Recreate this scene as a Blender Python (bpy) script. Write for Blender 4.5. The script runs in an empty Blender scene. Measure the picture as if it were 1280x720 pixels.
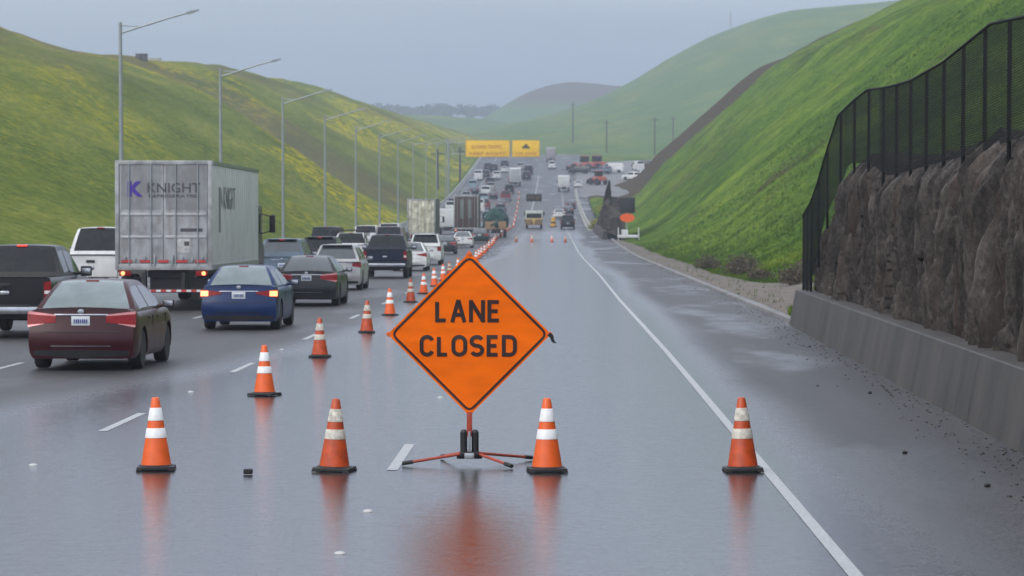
import bpy, bmesh, math, random
from mathutils import Vector, Matrix, noise
random.seed(7)
R = math.radians
SC = bpy.context.scene
COL = SC.collection

# ------------------------------------------------------------------ camera, world, sun, exposure
TILT = 140.0 / 3900.0                      # the near road falls away at 3.6 %
cam_d = bpy.data.cameras.new('camera'); cam = bpy.data.objects.new('camera', cam_d); COL.objects.link(cam)
cam.location = (0, 0, 2.45)
cam.rotation_euler = (R(90) - math.atan(220 / 3900.0), 0, math.atan(58 / 3900.0))
cam_d.sensor_width = 36; cam_d.lens = 36 * 3900 / 1280.0
cam_d.clip_start = 0.5; cam_d.clip_end = 30000
cam_d.dof.use_dof = True; cam_d.dof.focus_distance = 33; cam_d.dof.aperture_fstop = 6.3
SC.camera = cam

SUN_EL, SUN_AZ = 38, 222
world = bpy.data.worlds.new('World'); SC.world = world; world.use_nodes = True
wn = world.node_tree.nodes; wl = world.node_tree.links; wn.clear()
wo = wn.new('ShaderNodeOutputWorld'); wb = wn.new('ShaderNodeBackground'); wb.inputs[1].default_value = 0.12
sky = wn.new('ShaderNodeTexSky'); sky.sky_type = 'NISHITA'; sky.sun_disc = False
sky.sun_elevation = R(SUN_EL); sky.sun_rotation = R(SUN_AZ); sky.dust_density = 4; sky.air_density = 1.2
tc = wn.new('ShaderNodeTexCoord'); sx = wn.new('ShaderNodeSeparateXYZ'); wl.new(tc.outputs['Generated'], sx.inputs[0])
nz = wn.new('ShaderNodeTexNoise'); nz.inputs['Scale'].default_value = 9; nz.inputs['Detail'].default_value = 4
mp = wn.new('ShaderNodeMapping'); mp.inputs['Scale'].default_value = (1, 1, 14)
wl.new(tc.outputs['Generated'], mp.inputs[0]); wl.new(mp.outputs[0], nz.inputs[0])
ns = wn.new('ShaderNodeMath'); ns.operation = 'MULTIPLY_ADD'; ns.inputs[1].default_value = 0.022; ns.inputs[2].default_value = -0.011
wl.new(nz.outputs[0], ns.inputs[0])
ad = wn.new('ShaderNodeMath'); wl.new(sx.outputs[2], ad.inputs[0]); wl.new(ns.outputs[0], ad.inputs[1])
rp = wn.new('ShaderNodeValToRGB'); cr = rp.color_ramp
K = 8.0
def k(c, m=1.0): return (c[0] * K * m, c[1] * K * m, c[2] * K * m, 1)
cr.elements[0].position = 0.0; cr.elements[0].color = k((.25, .28, .40))
cr.elements[1].position = 1.0; cr.elements[1].color = k((1.05, 1.12, 1.22))
for p, c in ((.006, (.27, .30, .43)), (.018, (.37, .42, .53)), (.034, (.48, .56, .645)), (.07, (.80, .88, 1.10)), (.16, (.82, .90, 1.12)), (.4, (.92, .99, 1.12))):
    e = cr.elements.new(p); e.color = k(c)
wl.new(ad.outputs[0], rp.inputs[0])
mx = wn.new('ShaderNodeMix'); mx.data_type = 'RGBA'; mx.inputs[0].default_value = 0.93
wl.new(sky.outputs[0], mx.inputs[6]); wl.new(rp.outputs[0], mx.inputs[7])
wl.new(mx.outputs[2], wb.inputs[0]); wl.new(wb.outputs[0], wo.inputs[0])

sd = bpy.data.lights.new('sun', 'SUN'); sun = bpy.data.objects.new('sun', sd); COL.objects.link(sun)
sd.energy = 1.25; sd.angle = R(38); sd.color = (1, .96, .9)
az = R(SUN_AZ)
sun.rotation_euler = Vector((math.sin(az) * math.cos(R(SUN_EL)), math.cos(az) * math.cos(R(SUN_EL)), math.sin(R(SUN_EL)))).to_track_quat('Z', 'Y').to_euler()
SC.view_settings.view_transform = 'Standard'; SC.view_settings.look = 'None'
SC.view_settings.exposure = 0.28; SC.view_settings.gamma = 1.0
SC.render.engine = 'CYCLES'
SC.cycles.max_bounces = 6; SC.cycles.volume_bounces = 1; SC.cycles.diffuse_bounces = 2; SC.cycles.glossy_bounces = 3
SC.cycles.use_denoising = True
SC.cycles.sample_clamp_indirect = 4

# ------------------------------------------------------------------ road profile
def interp(x, pts):
    if x <= pts[0][0]: return pts[0][1]
    for (a, b), (c, d) in zip(pts, pts[1:]):
        if x <= c:
            t = (x - a) / (c - a); return b + (d - b) * t
    return pts[-1][1]
def sstep(a, b, x):
    t = max(0.0, min(1.0, (x - a) / (b - a))); return t * t * (3 - 2 * t)
RISE = [(0, 0), (240, 0), (290, .3), (336, .75), (380, 1.25), (424, 1.85), (487, 3.4), (540, 5.0), (600, 7.2), (670, 10.6), (750, 14.9), (830, 19.6), (870, 21.8), (900, 22.6), (960, 23.6), (1100, 27), (7000, 27 + 5900 * TILT)]
def rise(y):
    return (interp(y - 22, RISE) + interp(y - 11, RISE) + interp(y, RISE) + interp(y + 11, RISE) + interp(y + 22, RISE)) / 5
def rz(y): return rise(y) - TILT * y
def slope(y): return math.atan((rz(y + 3) - rz(y - 3)) / 6)

# ------------------------------------------------------------------ materials
MATS = {}
def nm(name):
    m = bpy.data.materials.new(name); m.use_nodes = True
    n = m.node_tree.nodes; l = m.node_tree.links
    return m, n, l, n['Principled BSDF']
def setspec(b, v): b.inputs['Specular IOR Level'].default_value = v
def pm(name, col, rough=.6, metal=0., var=.2, scale=4., bump=0., spec=.5, emit=0., coat=0., stretch=(1, 1, 1), bscale=None, col2=None):
    if name in MATS: return MATS[name]
    m, n, l, b = nm(name)
    tc = n.new('ShaderNodeTexCoord'); mp = n.new('ShaderNodeMapping'); mp.inputs['Scale'].default_value = stretch
    l.new(tc.outputs['Object'], mp.inputs[0])
    t = n.new('ShaderNodeTexNoise'); t.inputs['Scale'].default_value = scale; t.inputs['Detail'].default_value = 6
    l.new(mp.outputs[0], t.inputs[0])
    r = n.new('ShaderNodeValToRGB'); r.color_ramp.elements[0].position = .3; r.color_ramp.elements[1].position = .7
    c2 = col2 or tuple(c * (1 - var) for c in col)
    r.color_ramp.elements[0].color = (*c2, 1); r.color_ramp.elements[1].color = (*[c * (1 + var * .4) for c in col], 1)
    l.new(t.outputs[0], r.inputs[0]); l.new(r.outputs[0], b.inputs['Base Color'])
    rr = n.new('ShaderNodeMapRange'); rr.inputs[3].default_value = max(0, rough - .07); rr.inputs[4].default_value = min(1, rough + .07)
    l.new(t.outputs[0], rr.inputs[0]); l.new(rr.outputs[0], b.inputs['Roughness'])
    b.inputs['Metallic'].default_value = metal; setspec(b, spec); b.inputs['Coat Weight'].default_value = coat
    b.inputs['Coat Roughness'].default_value = .08
    if emit:
        b.inputs['Emission Color'].default_value = (*col, 1); b.inputs['Emission Strength'].default_value = emit
    if bump:
        t2 = n.new('ShaderNodeTexNoise'); t2.inputs['Scale'].default_value = bscale or scale * 3; t2.inputs['Detail'].default_value = 5
        l.new(mp.outputs[0], t2.inputs[0])
        bp = n.new('ShaderNodeBump'); bp.inputs['Strength'].default_value = bump; bp.inputs['Distance'].default_value = .02
        l.new(t2.outputs[0], bp.inputs['Height']); l.new(bp.outputs[0], b.inputs['Normal'])
    MATS[name] = m
    return m
def paint(name, col, metal=.25): return pm('paint_' + name, tuple(c * .8 for c in col), rough=.36, metal=metal * .6, var=.2, scale=2.2, coat=.12, spec=.35)

BLACKP = pm('black_plastic', (.018, .018, .02), .5, var=.3)
RUBBER = pm('rubber', (.02, .02, .021), .75, var=.3)
CHROME = pm('chrome', (.55, .56, .58), .22, 1., var=.2)
ALU = pm('aluminium', (.42, .43, .45), .38, .8, var=.25, scale=3)
GLASS = pm('tinted_glass', (.010, .012, .014), .08, 0, var=.2, spec=.4, coat=.0)
SKYGLASS = pm('sky_tinted_glass', (.15, .19, .20), .16, 0, var=.25, scale=3, spec=.9, coat=.5)  # rear glass: pale bluish base colour stands in for the bright sky reflection
GREYSKYGLASS = pm('grey_sky_tinted_glass', (.045, .055, .065), .12, 0, var=.25, scale=3, spec=.9, coat=.6)  # dimmer rear glass: reflected sky put into the base colour as grey
REDL = pm('tail_light_red', (.22, .003, .005), .35, 0, var=.3, scale=9, coat=.1, spec=.25, emit=.07)
REDLIT = pm('tail_light_lit', (1., .05, .03), .2, 0, var=.05, coat=.5, emit=.9)
AMBLIT = pm('lamp_lit_core', (1., .34, .13), .2, 0, var=.02, emit=1.7)
WHITEL = pm('lamp_white', (.75, .75, .74), .15, 0, var=.1, coat=.8)
PLATE = pm('plate_white', (.62, .66, .7), .4, var=.1)
PLATEY = pm('plate_yellow', (.75, .5, .1), .4, var=.1)
PLTXT = pm('plate_ink', (.04, .06, .22), .5)
STEEL = pm('galvanised_steel', (.36, .39, .41), .5, .55, var=.15, scale=1.5)
CONC = pm('concrete_barrier', (.062, .054, .048), .65, 0, var=.5, scale=1.1, bump=.35, stretch=(1, 1, .25), bscale=14)

# asphalt with a film of water
def asphalt():
    m, n, l, b = nm('wet_asphalt')
    g = n.new('ShaderNodeNewGeometry'); s = n.new('ShaderNodeSeparateXYZ'); l.new(g.outputs['Position'], s.inputs[0])
    def noi(sc, det=5, st=(1, 1, 1), off=0):
        mp = n.new('ShaderNodeMapping'); mp.inputs['Scale'].default_value = st; mp.inputs['Location'].default_value = (off, off, 0)
        l.new(g.outputs['Position'], mp.inputs[0])
        t = n.new('ShaderNodeTexNoise'); t.inputs['Scale'].default_value = sc; t.inputs['Detail'].default_value = det
        l.new(mp.outputs[0], t.inputs[0]); return t.outputs[0]
    def mth(op, a, b_, c=None):
        q = n.new('ShaderNodeMath'); q.operation = op
        for i, v in enumerate((a, b_, c)):
            if v is None: continue
            if isinstance(v, (int, float)): q.inputs[i].default_value = v
            else: l.new(v, q.inputs[i])
        return q.outputs[0]
    def mr(v, a, b_, c, d):
        q = n.new('ShaderNodeMapRange'); q.interpolation_type = 'SMOOTHSTEP'
        for i, u in zip((1, 2, 3, 4), (a, b_, c, d)): q.inputs[i].default_value = u
        l.new(v, q.inputs[0]); return q.outputs[0]
    big = noi(.16, 4, (1, .12, 1)); wob = mth('MULTIPLY_ADD', big, 3.2, -1.6)
    xx = mth('ADD', s.outputs[0], wob)
    # more of lane two is under water close to the camera than farther on
    yl = mr(s.outputs[1], 22, 75, -3.2, 0.0)
    xl = mth('SUBTRACT', xx, yl)
    wet = mth('MULTIPLY', mr(xl, -6.2, -3.8, 0, 1), mr(xx, 1.9, 3.4, 1, 0))
    pud = mr(noi(.35, 5, (1, .22, 1), 31), .50, .66, 0, .7)
    wet = mth('MULTIPLY', wet, mr(s.outputs[1], 330, 470, 1, .15))
    side = mth('MULTIPLY', pud, mr(s.outputs[0], -9, 2, .35, .8))
    wet = mth('MAXIMUM', wet, side)
    fine = noi(7, 8); grit = noi(85, 3)
    streak = noi(1.6, 5, (1, .05, 1), 7)
    base = n.new('ShaderNodeMix'); base.data_type = 'RGBA'
    base.inputs[6].default_value = (.062, .062, .066, 1); base.inputs[7].default_value = (.03, .031, .034, 1)
    l.new(wet, base.inputs[0])
    v = n.new('ShaderNodeMix'); v.data_type = 'RGBA'; v.blend_type = 'MULTIPLY'; v.inputs[0].default_value = .75
    l.new(base.outputs[2], v.inputs[6])
    vr = n.new('ShaderNodeValToRGB'); vr.color_ramp.elements[0].position = .3; vr.color_ramp.elements[1].position = .75
    vr.color_ramp.elements[0].color = (.30, .30, .32, 1); vr.color_ramp.elements[1].color = (1.35, 1.33, 1.3, 1)
    l.new(mth('MULTIPLY_ADD', fine, .5, mth('MULTIPLY', streak, .5)), vr.inputs[0]); l.new(vr.outputs[0], v.inputs[7])
    spk = n.new('ShaderNodeMix'); spk.data_type = 'RGBA'; spk.blend_type = 'MULTIPLY'
    sr = n.new('ShaderNodeValToRGB'); sr.color_ramp.elements[0].position = .40; sr.color_ramp.elements[1].position = .66; sr.color_ramp.elements[0].color = (.25, .25, .26, 1); sr.color_ramp.elements[1].color = (1.7, 1.65, 1.6, 1)
    g2 = noi(28, 4); l.new(g2, sr.inputs[0]); l.new(mth('MULTIPLY_ADD', wet, -.75, .95), spk.inputs[0]); l.new(v.outputs[2], spk.inputs[6]); l.new(sr.outputs[0], spk.inputs[7])
    l.new(spk.outputs[2], b.inputs['Base Color'])
    rg = mth('ADD', mth('MULTIPLY_ADD', wet, -.39, .53), mth('ADD', mth('MULTIPLY_ADD', fine, .2, -.10), mth('MULTIPLY_ADD', g2, .3, -.14)))
    l.new(rg, b.inputs['Roughness'])
    bp = n.new('ShaderNodeBump'); bp.inputs['Distance'].default_value = .004
    l.new(mth('MULTIPLY_ADD', wet, -.52, .8), bp.inputs['Strength']); l.new(mth('ADD', grit, mth('MULTIPLY', fine, .6)), bp.inputs['Height'])
    l.new(bp.outputs[0], b.inputs['Normal'])
    b.inputs['IOR'].default_value = 1.4
    return m
ASPH = asphalt()

def grass_mat(name, cols, yellow=0., brown=None, yscale=.02, streak=(1, .25, 1), gully=False, topbrown=False, patches=False):
    """cols: dark, mid, light; yellow flowers; brown: (y0, y1) range of bare earth"""
    m, n, l, b = nm(name)
    g = n.new('ShaderNodeNewGeometry'); pos = g.outputs['Position']
    def noi(sc, det=6, st=(1, 1, 1), rough=.55):
        mp = n.new('ShaderNodeMapping'); mp.inputs['Scale'].default_value = st; l.new(pos, mp.inputs[0])
        t = n.new('ShaderNodeTexNoise'); t.inputs['Scale'].default_value = sc; t.inputs['Detail'].default_value = det
        t.inputs['Roughness'].default_value = rough; l.new(mp.outputs[0], t.inputs[0]); return t.outputs[0]
    def mth(op, a, c):
        q = n.new('ShaderNodeMath'); q.operation = op
        for i, v in enumerate((a, c)):
            if isinstance(v, (int, float)): q.inputs[i].default_value = v
            else: l.new(v, q.inputs[i])
        return q.outputs[0]
    def mr(v, a, c, o0=0, o1=1):
        q = n.new('ShaderNodeMapRange'); q.interpolation_type = 'SMOOTHSTEP'
        for i, u in zip((1, 2, 3, 4), (a, c, o0, o1)): q.inputs[i].default_value = u
        l.new(v, q.inputs[0]); return q.outputs[0]
    def mix(f, a, c):
        q = n.new('ShaderNodeMix'); q.data_type = 'RGBA'
        l.new(f, q.inputs[0])
        for i, v in ((6, a), (7, c)):
            if isinstance(v, tuple): q.inputs[i].default_value = (*v, 1)
            else: l.new(v, q.inputs[i])
        return q.outputs[2]
    n1 = noi(.07, 9, streak, .7); n2 = noi(1.1, 8, (1, .5, 1.8), .75); n3 = noi(.018, 4, (1, .35, 1))
    f = mth('ADD', mth('MULTIPLY', n1, .55), mth('MULTIPLY', n2, .45))
    r = n.new('ShaderNodeValToRGB'); el = r.color_ramp.elements
    el[0].position = .38; el[0].color = (*cols[0], 1); el[1].position = .62; el[1].color = (*cols[2], 1)
    e = el.new(.5); e.color = (*cols[1], 1); l.new(f, r.inputs[0])
    c = r.outputs[0]
    c = mix(mr(n3, .5, .7, 0, .45), c, (cols[1][0] * 1.25, cols[1][1] * .95, cols[1][2] * 1.3))
    if yellow:
        sp = n.new('ShaderNodeSeparateXYZ'); l.new(pos, sp.inputs[0])
        patch = mth('MULTIPLY', mr(noi(.028, 5, (1.2, .42, 1.2), .6), .48, .58), mr(noi(.6, 6, (1, .4, 1.6), .75), .42, .62))
        patch = mth('MULTIPLY', patch, mr(sp.outputs[1], 260, 430, .08, 1))
        if yellow > .5: c = mix(mth('MULTIPLY', mr(noi(.9, 7, (1, .5, 2), .8), .53, .60, 0, .55), mr(noi(.02, 4, (1, .5, 1)), .40, .58)), c, (.40, .36, .03))
        c = mix(mth('MULTIPLY', patch, yellow), c, (.50, .42, .01))
    if gully:
        sp = n.new('ShaderNodeSeparateXYZ'); l.new(pos, sp.inputs[0])
        # bare track running down the slope near y=530
        yy = mth('ADD', sp.outputs[1], mth('MULTIPLY', mth('SUBTRACT', noi(.05, 4), .5), 60))
        tr = mth('MULTIPLY', mr(yy, 505, 530), mr(yy, 545, 590, 1, 0))
        c = mix(mth('MULTIPLY', tr, .7), c, (.135, .115, .07))
        pale = mr(noi(.03, 6, (1, .3, 1)), .52, .64, 0, .5)
        pale = mth('MULTIPLY', pale, mr(sp.outputs[1], 560, 700))
        c = mix(pale, c, (.15, .125, .065))
        top = mth('MULTIPLY', mr(sp.outputs[2], 4, 13, 0, .45), mr(noi(.06, 5, (1, .2, 1)), .42, .6))
        c = mix(top, c, (.145, .12, .07))
    if patches:
        c = mix(mth('MULTIPLY', mr(noi(.035, 6, (1, .6, 1.6), .7), .53, .68), mr(noi(.4, 5), .35, .6)), c, (.085, .085, .030))
        c = mix(mr(noi(.09, 5, (1, .6, 2), .6), .52, .72, 0, .6), c, (.030, .075, .012))
    if brown:
        sp = n.new('ShaderNodeSeparateXYZ'); l.new(pos, sp.inputs[0])
        yy = mth('ADD', sp.outputs[1], mth('MULTIPLY', mth('SUBTRACT', noi(.10, 7, (1, 1, 1), .7), .5), 75))
        br = mth('MULTIPLY', mr(yy, brown[0], brown[1]), mr(n2, .34, .46, .35, 1))
        c = mix(br, c, (.085, .062, .045))
    if topbrown:
        sp = n.new('ShaderNodeSeparateXYZ'); l.new(pos, sp.inputs[0])
        c = mix(mr(mth('ADD', sp.outputs[2], mth('MULTIPLY', noi(.01, 4), 12)), 12, 20), c, (.12, .085, .07))
    l.new(c, b.inputs['Base Color']); b.inputs['Roughness'].default_value = 1.; setspec(b, .0)
    bp = n.new('ShaderNodeBump'); bp.inputs['Strength'].default_value = .8; bp.inputs['Distance'].default_value = .5
    l.new(mth('ADD', n2, mth('MULTIPLY', noi(5, 4), .35)), bp.inputs['Height']); l.new(bp.outputs[0], b.inputs['Normal'])
    return m
G_LEFT = grass_mat('grass_left', ((.060, .098, .022), (.138, .182, .036), (.27, .28, .07)), yellow=.95, gully=True)
G_RIGHT = grass_mat('grass_right', ((.034, .075, .010), (.095, .172, .022), (.22, .29, .038)), yellow=.12, brown=(584, 596), streak=(1, .5, 1), patches=True)
G_FAR = grass_mat('grass_far', ((.07, .13, .04), (.10, .17, .05), (.14, .19, .07)), yellow=.25)
G_BROWN = grass_mat('grass_bare', ((.07, .13, .04), (.10, .17, .05), (.14, .19, .07)), topbrown=True)

# ------------------------------------------------------------------ mesh builder
class MB:
    def __init__(s): s.v = []; s.f = []
    def face(s, pts):
        i = len(s.v); s.v += [tuple(p) for p in pts]; s.f.append(tuple(range(i, i + len(pts))))
    def box(s, c, d, bev=0., rot=None):
        bm = bmesh.new(); bmesh.ops.create_cube(bm, size=1)
        for v in bm.verts: v.co = Vector((v.co.x * d[0], v.co.y * d[1], v.co.z * d[2]))
        if bev: bmesh.ops.bevel(bm, geom=list(bm.edges), offset=bev, segments=2, affect='EDGES', profile=.6)
        s.addbm(bm, c, rot); return s
    def addbm(s, bm, c=(0, 0, 0), rot=None):
        i = len(s.v); bm.verts.index_update()
        for v in bm.verts:
            p = v.co.copy()
            if rot: p = rot @ p
            s.v.append(tuple(p + Vector(c)))
        for f in bm.faces: s.f.append(tuple(i + v.index for v in f.verts))
        bm.free()
    def tube(s, a, b, r0, r1=None, n=10, caps=True):
        a = Vector(a); b = Vector(b); r1 = r0 if r1 is None else r1
        q = (b - a).to_track_quat('Z', 'Y'); i = len(s.v)
        for p, r in ((a, r0), (b, r1)):
            for k_ in range(n):
                t = 2 * math.pi * k_ / n
                s.v.append(tuple(p + q @ Vector((r * math.cos(t), r * math.sin(t), 0))))
        for k_ in range(n):
            j = (k_ + 1) % n; s.f.append((i + k_, i + j, i + n + j, i + n + k_))
        if caps:
            s.f.append(tuple(i + k_ for k_ in reversed(range(n)))); s.f.append(tuple(i + n + k_ for k_ in range(n)))
        return s
    def lathe(s, prof, n=24, axis='Z', c=(0, 0, 0)):
        i = len(s.v); m = len(prof)
        for r, z in prof:
            for k_ in range(n):
                t = 2 * math.pi * k_ / n
                p = (r * math.cos(t), r * math.sin(t), z)
                if axis == 'X': p = (z, r * math.cos(t), r * math.sin(t))
                s.v.append((p[0] + c[0], p[1] + c[1], p[2] + c[2]))
        for a in range(m - 1):
            for k_ in range(n):
                j = (k_ + 1) % n
                s.f.append((i + a * n + k_, i + a * n + j, i + (a + 1) * n + j, i + (a + 1) * n + k_))
        s.f.append(tuple(i + k_ for k_ in reversed(range(n)))); s.f.append(tuple(i + (m - 1) * n + k_ for k_ in range(n)))
        return s
    def grid(s, rows):
        i = len(s.v); w = len(rows[0])
        for r in rows: s.v += [tuple(p) for p in r]
        for a in range(len(rows) - 1):
            for b in range(w - 1):
                q = i + a * w + b; s.f.append((q, q + 1, q + w + 1, q + w))
        return s
    def prism(s, poly, y0, y1):
        """poly of (x,z); extruded along y"""
        i = len(s.v); n = len(poly)
        s.v += [(x, y0, z) for x, z in poly] + [(x, y1, z) for x, z in poly]
        s.f.append(tuple(i + q for q in range(n))); s.f.append(tuple(i + n + q for q in reversed(range(n))))
        for q in range(n):
            j = (q + 1) % n; s.f.append((i + q, i + n + q, i + n + j, i + j))
        return s
    def build(s, name, mat, parent=None, smooth=35, recalc=True, merge=0.):
        me = bpy.data.meshes.new(name); me.from_pydata(s.v, [], s.f); me.update()
        if recalc or merge:
            bm = bmesh.new(); bm.from_mesh(me)
            if merge: bmesh.ops.remove_doubles(bm, verts=bm.verts, dist=merge)
            if recalc: bmesh.ops.recalc_face_normals(bm, faces=bm.faces)
            bm.to_mesh(me); bm.free()
        if smooth:
            for p in me.polygons: p.use_smooth = True
            me.set_sharp_from_angle(angle=R(smooth))
        if mat: me.materials.append(mat)
        o = bpy.data.objects.new(name, me); COL.objects.link(o)
        if parent: o.parent = parent
        return o
def empty(name, loc=(0, 0, 0), rot=(0, 0, 0)):
    o = bpy.data.objects.new(name, None); COL.objects.link(o); o.location = loc; o.rotation_euler = rot; o.empty_display_size = .3
    return o
def tag(o, label=None, cat=None, group=None, kind=None):
    if label: o['label'] = label
    if cat: o['category'] = cat
    if group: o['group'] = group
    if kind: o['kind'] = kind
    return o
KIDS = {}
def kids(o): return [c for c in bpy.data.objects if c.parent == o]
def copy_tree(o, parent=None, allk=None):
    if allk is None:
        allk = {}
        for c in bpy.data.objects:
            if c.parent: allk.setdefault(c.parent.name, []).append(c)
    c = o.copy(); COL.objects.link(c)
    if parent: c.parent = parent
    for ch in allk.get(o.name, []): copy_tree(ch, c, allk)
    return c
def text_mesh(name, body, size, mat, parent, loc, bold=0., xs=1., space=1., extrude=.004, rot=(R(90), 0, 0), width=None, height=None):
    cu = bpy.data.curves.new(name, 'FONT'); cu.body = body; cu.size = size; cu.offset = bold; cu.extrude = extrude
    cu.space_character = space; cu.align_x = 'CENTER'; cu.align_y = 'CENTER'; cu.resolution_u = 3
    t = bpy.data.objects.new(name, cu); COL.objects.link(t)
    dg = bpy.context.evaluated_depsgraph_get(); me = bpy.data.meshes.new_from_object(t.evaluated_get(dg))
    bpy.data.objects.remove(t)
    x0 = min(v.co.x for v in me.vertices); x1 = max(v.co.x for v in me.vertices); y0 = min(v.co.y for v in me.vertices); y1 = max(v.co.y for v in me.vertices)
    sx_ = width / (x1 - x0) if width else xs; sy_ = height / (y1 - y0) if height else 1
    for v in me.vertices: v.co.x = (v.co.x - (x0 + x1) / 2) * sx_; v.co.y = (v.co.y - (y0 + y1) / 2) * sy_
    me.materials.clear(); me.materials.append(mat)
    o = bpy.data.objects.new(name, me); COL.objects.link(o); o.parent = parent; o.location = loc; o.rotation_euler = rot
    return o
def fbm(x, y, z=0., o=4): return noise.fractal(Vector((x, y, z)), 1.0, 2.0, o)

# ------------------------------------------------------------------ setting: ground, road
ys = [-30 + 3 * i for i in range(60)] + [150 + 8 * i for i in range(110)] + [1030 + 60 * i for i in range(12)] + [1750 + 350 * i for i in range(16)]
def ground():
    xs = [-5000, -2500, -1200, -600, -300, -120, -60, -30, -22, -10, 0, 5, 12, 30, 60, 120, 300, 600, 1200, 2500, 5000]
    m = MB(); m.grid([[(x, y, rz(y) - .35 - (0 if y < 1000 else min(6, (y - 1000) * .02))) for x in xs] for y in ys])
    return tag(m.build('ground', G_FAR, smooth=60), kind='structure')
ground()
XL, XR = -20.8, 5.95
def road_edge(y): return XR + .3 if y < 300 else XR
yr = [-30 + 2 * i for i in range(100)] + [170 + 5 * i for i in range(180)]
m = MB(); m.grid([[(x, y, rz(y)) for x in (XL, -16, -12, -8, -4, 0, 3, road_edge(y))] for y in yr])
tag(m.build('motorway', ASPH, smooth=60), kind='structure')

PAINTW = pm('road_paint', (.42, .43, .43), .45, 0, var=.4, scale=30, spec=.4)
m = MB()
def stripe(x0, x1, y0, y1, w=.11, e=.004):
    n = max(1, int((y1 - y0) / 6)); rows = []
    for i in range(n + 1):
        y = y0 + (y1 - y0) * i / n; x = x0 + (x1 - x0) * i / n
        rows.append([(x - w / 2, y, rz(y) + e), (x + w / 2, y, rz(y) + e)])
    m.grid(rows)
# right edge line: solid with a slight wobble near the end
pts = [(15, 2.07), (45, 2.08), (60, 2.08), (100, 1.98), (150, 1.98), (330, 1.5), (420, 1.1), (700, .6)]
for (a, xa), (b, xb) in zip(pts, pts[1:]): stripe(xa, xb, a, b, .105)
stripe(-16.75, -16.75, 15, 900, .13)
for k_ in range(2):
    y = 30.85 - 14.63 + 14.63 * k_
    stripe(-1.65, -1.65, y, y + 3.66)
for k_ in range(60):
    y = 36.6 - 14.63 + 14.63 * k_
    for x in (-5.38, -9.45, -13.1): stripe(x, x, y, y + 3.5)
stripe(-4.6, -4.6, 520, 730, .16, .006)       # pale gore line up the hill
tag(m.build('lane_markings', PAINTW, smooth=0, recalc=False), kind='structure')

# ------------------------------------------------------------------ hills
def crest_left(y): return interp(y, [(0, 8), (250, 12), (419, 12.6), (458, 11.6), (554, 12.2), (717, 12.4), (892, 11.0), (1092, 7.0), (1476, -1.2), (1913, -10), (2300, -22)])
def zleft(X, y):
    a = -X; b = rz(y) - .25; c = crest_left(y)
    t = max(0, min(1, (a - 23.5) / 53.0))
    s = t * (1.45 - .45 * t) * .98 + .02 * t
    s = s * .75 + .25 * (t * t * (3 - 2 * t))
    z = b + (c - b) * s
    if a > 76.5: z += (a - 76.5) * .02
    z += 9 * math.exp(-((a - 105) / 22) ** 2 - ((y - 470) / 90) ** 2) * sstep(76, 95, a)
    g = t * (1 - t) * 4
    z -= 2.6 * g * math.exp(-((y - 532 - (a - 50) * .9) / 24) ** 2)
    z += 1.2 * g * math.exp(-((y - 470 - (a - 50) * .9) / 30) ** 2)
    z -= 2.0 * g * math.exp(-((y - 800 - (a - 50) * 1.5) / 40) ** 2)
    z += (fbm(X * .03, y * .012, 3) * 1.0 + fbm(X * .11, y * .05, 9) * .35) * min(1, t * 4)
    return z
def hill_left():
    xs = [-22.5 - i * 1.15 for i in range(50)] + [-81 - i * 4 for i in range(14)] + [-145 - i * 30 for i in range(8)]
    yy = [10 + i * 5 for i in range(120)] + [610 + i * 10 for i in range(100)] + [1610 + i * 50 for i in range(16)]
    m = MB(); m.grid([[(x, y, zleft(x, y)) for x in xs] for y in yy])
    return tag(m.build('hillside_left', G_LEFT, smooth=80), kind='structure')
hill_left()
def toe(y): return interp(y, [(0, 10), (90, 10.0), (136, 11.2), (220, 10.5), (340, 9.6), (450, 9.8), (600, 14.8), (800, 16)])
def mslope(y): return interp(y, [(0, .45), (90, .5), (160, .62), (250, .76), (450, .88), (600, .89)])
def zright(X, y):
    b = rz(y) - .12
    q = X - toe(y); s = q if q > 3 else (0 if q < -3 else (q + 3) ** 2 / 12)
    cap = 40 - toe(y)
    h = mslope(y) * min(s, cap) + .5 * min(s, 5.5) * sstep(450, 590, y) + .5 * max(0, s - cap) - .18 * max(0, s - cap - 40)
    fall = sstep(760, 632, y + (X - 20) * .2)
    h = h * fall
    w = sstep(82, 72, y)                       # ground held up behind the near wall
    up = 3.15 * sstep(6.0, 6.9, X) + max(0, X - 7) * .12
    z = b + max(h * (1 - .15 * w), 0) + w * up * (1 - min(1, h / 14))
    z += .5 * math.exp(-((X - 7.5) / 2.2) ** 2) * sstep(420, 480, y) * sstep(640, 560, y) * 2.4
    amp = min(1, max(0, (X - 8)) / 6)
    z += (fbm(X * .05, y * .025, 21) * .9 + fbm(X * .2, y * .12, 5) * .25) * amp * fall + (fbm(X * .9, y * .7, 8) * .05 if X > 6.3 else 0)
    return z
def hill_right():
    xs = [5.75, 6.15, 6.6, 7.0, 7.5, 8, 8.6, 9.2, 10] + [10.8 + i * .9 for i in range(46)] + [53 + i * 4 for i in range(16)] + [125, 150, 200, 300]
    yy = [5 + i * 2 for i in range(75)] + [155 + i * 5 for i in range(130)]
    m = MB(); m.grid([[(x, y, zright(x, y)) for x in xs] for y in yy])
    return tag(m.build('hillside_right', G_RIGHT, smooth=80), kind='structure')
hill_right()
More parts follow.
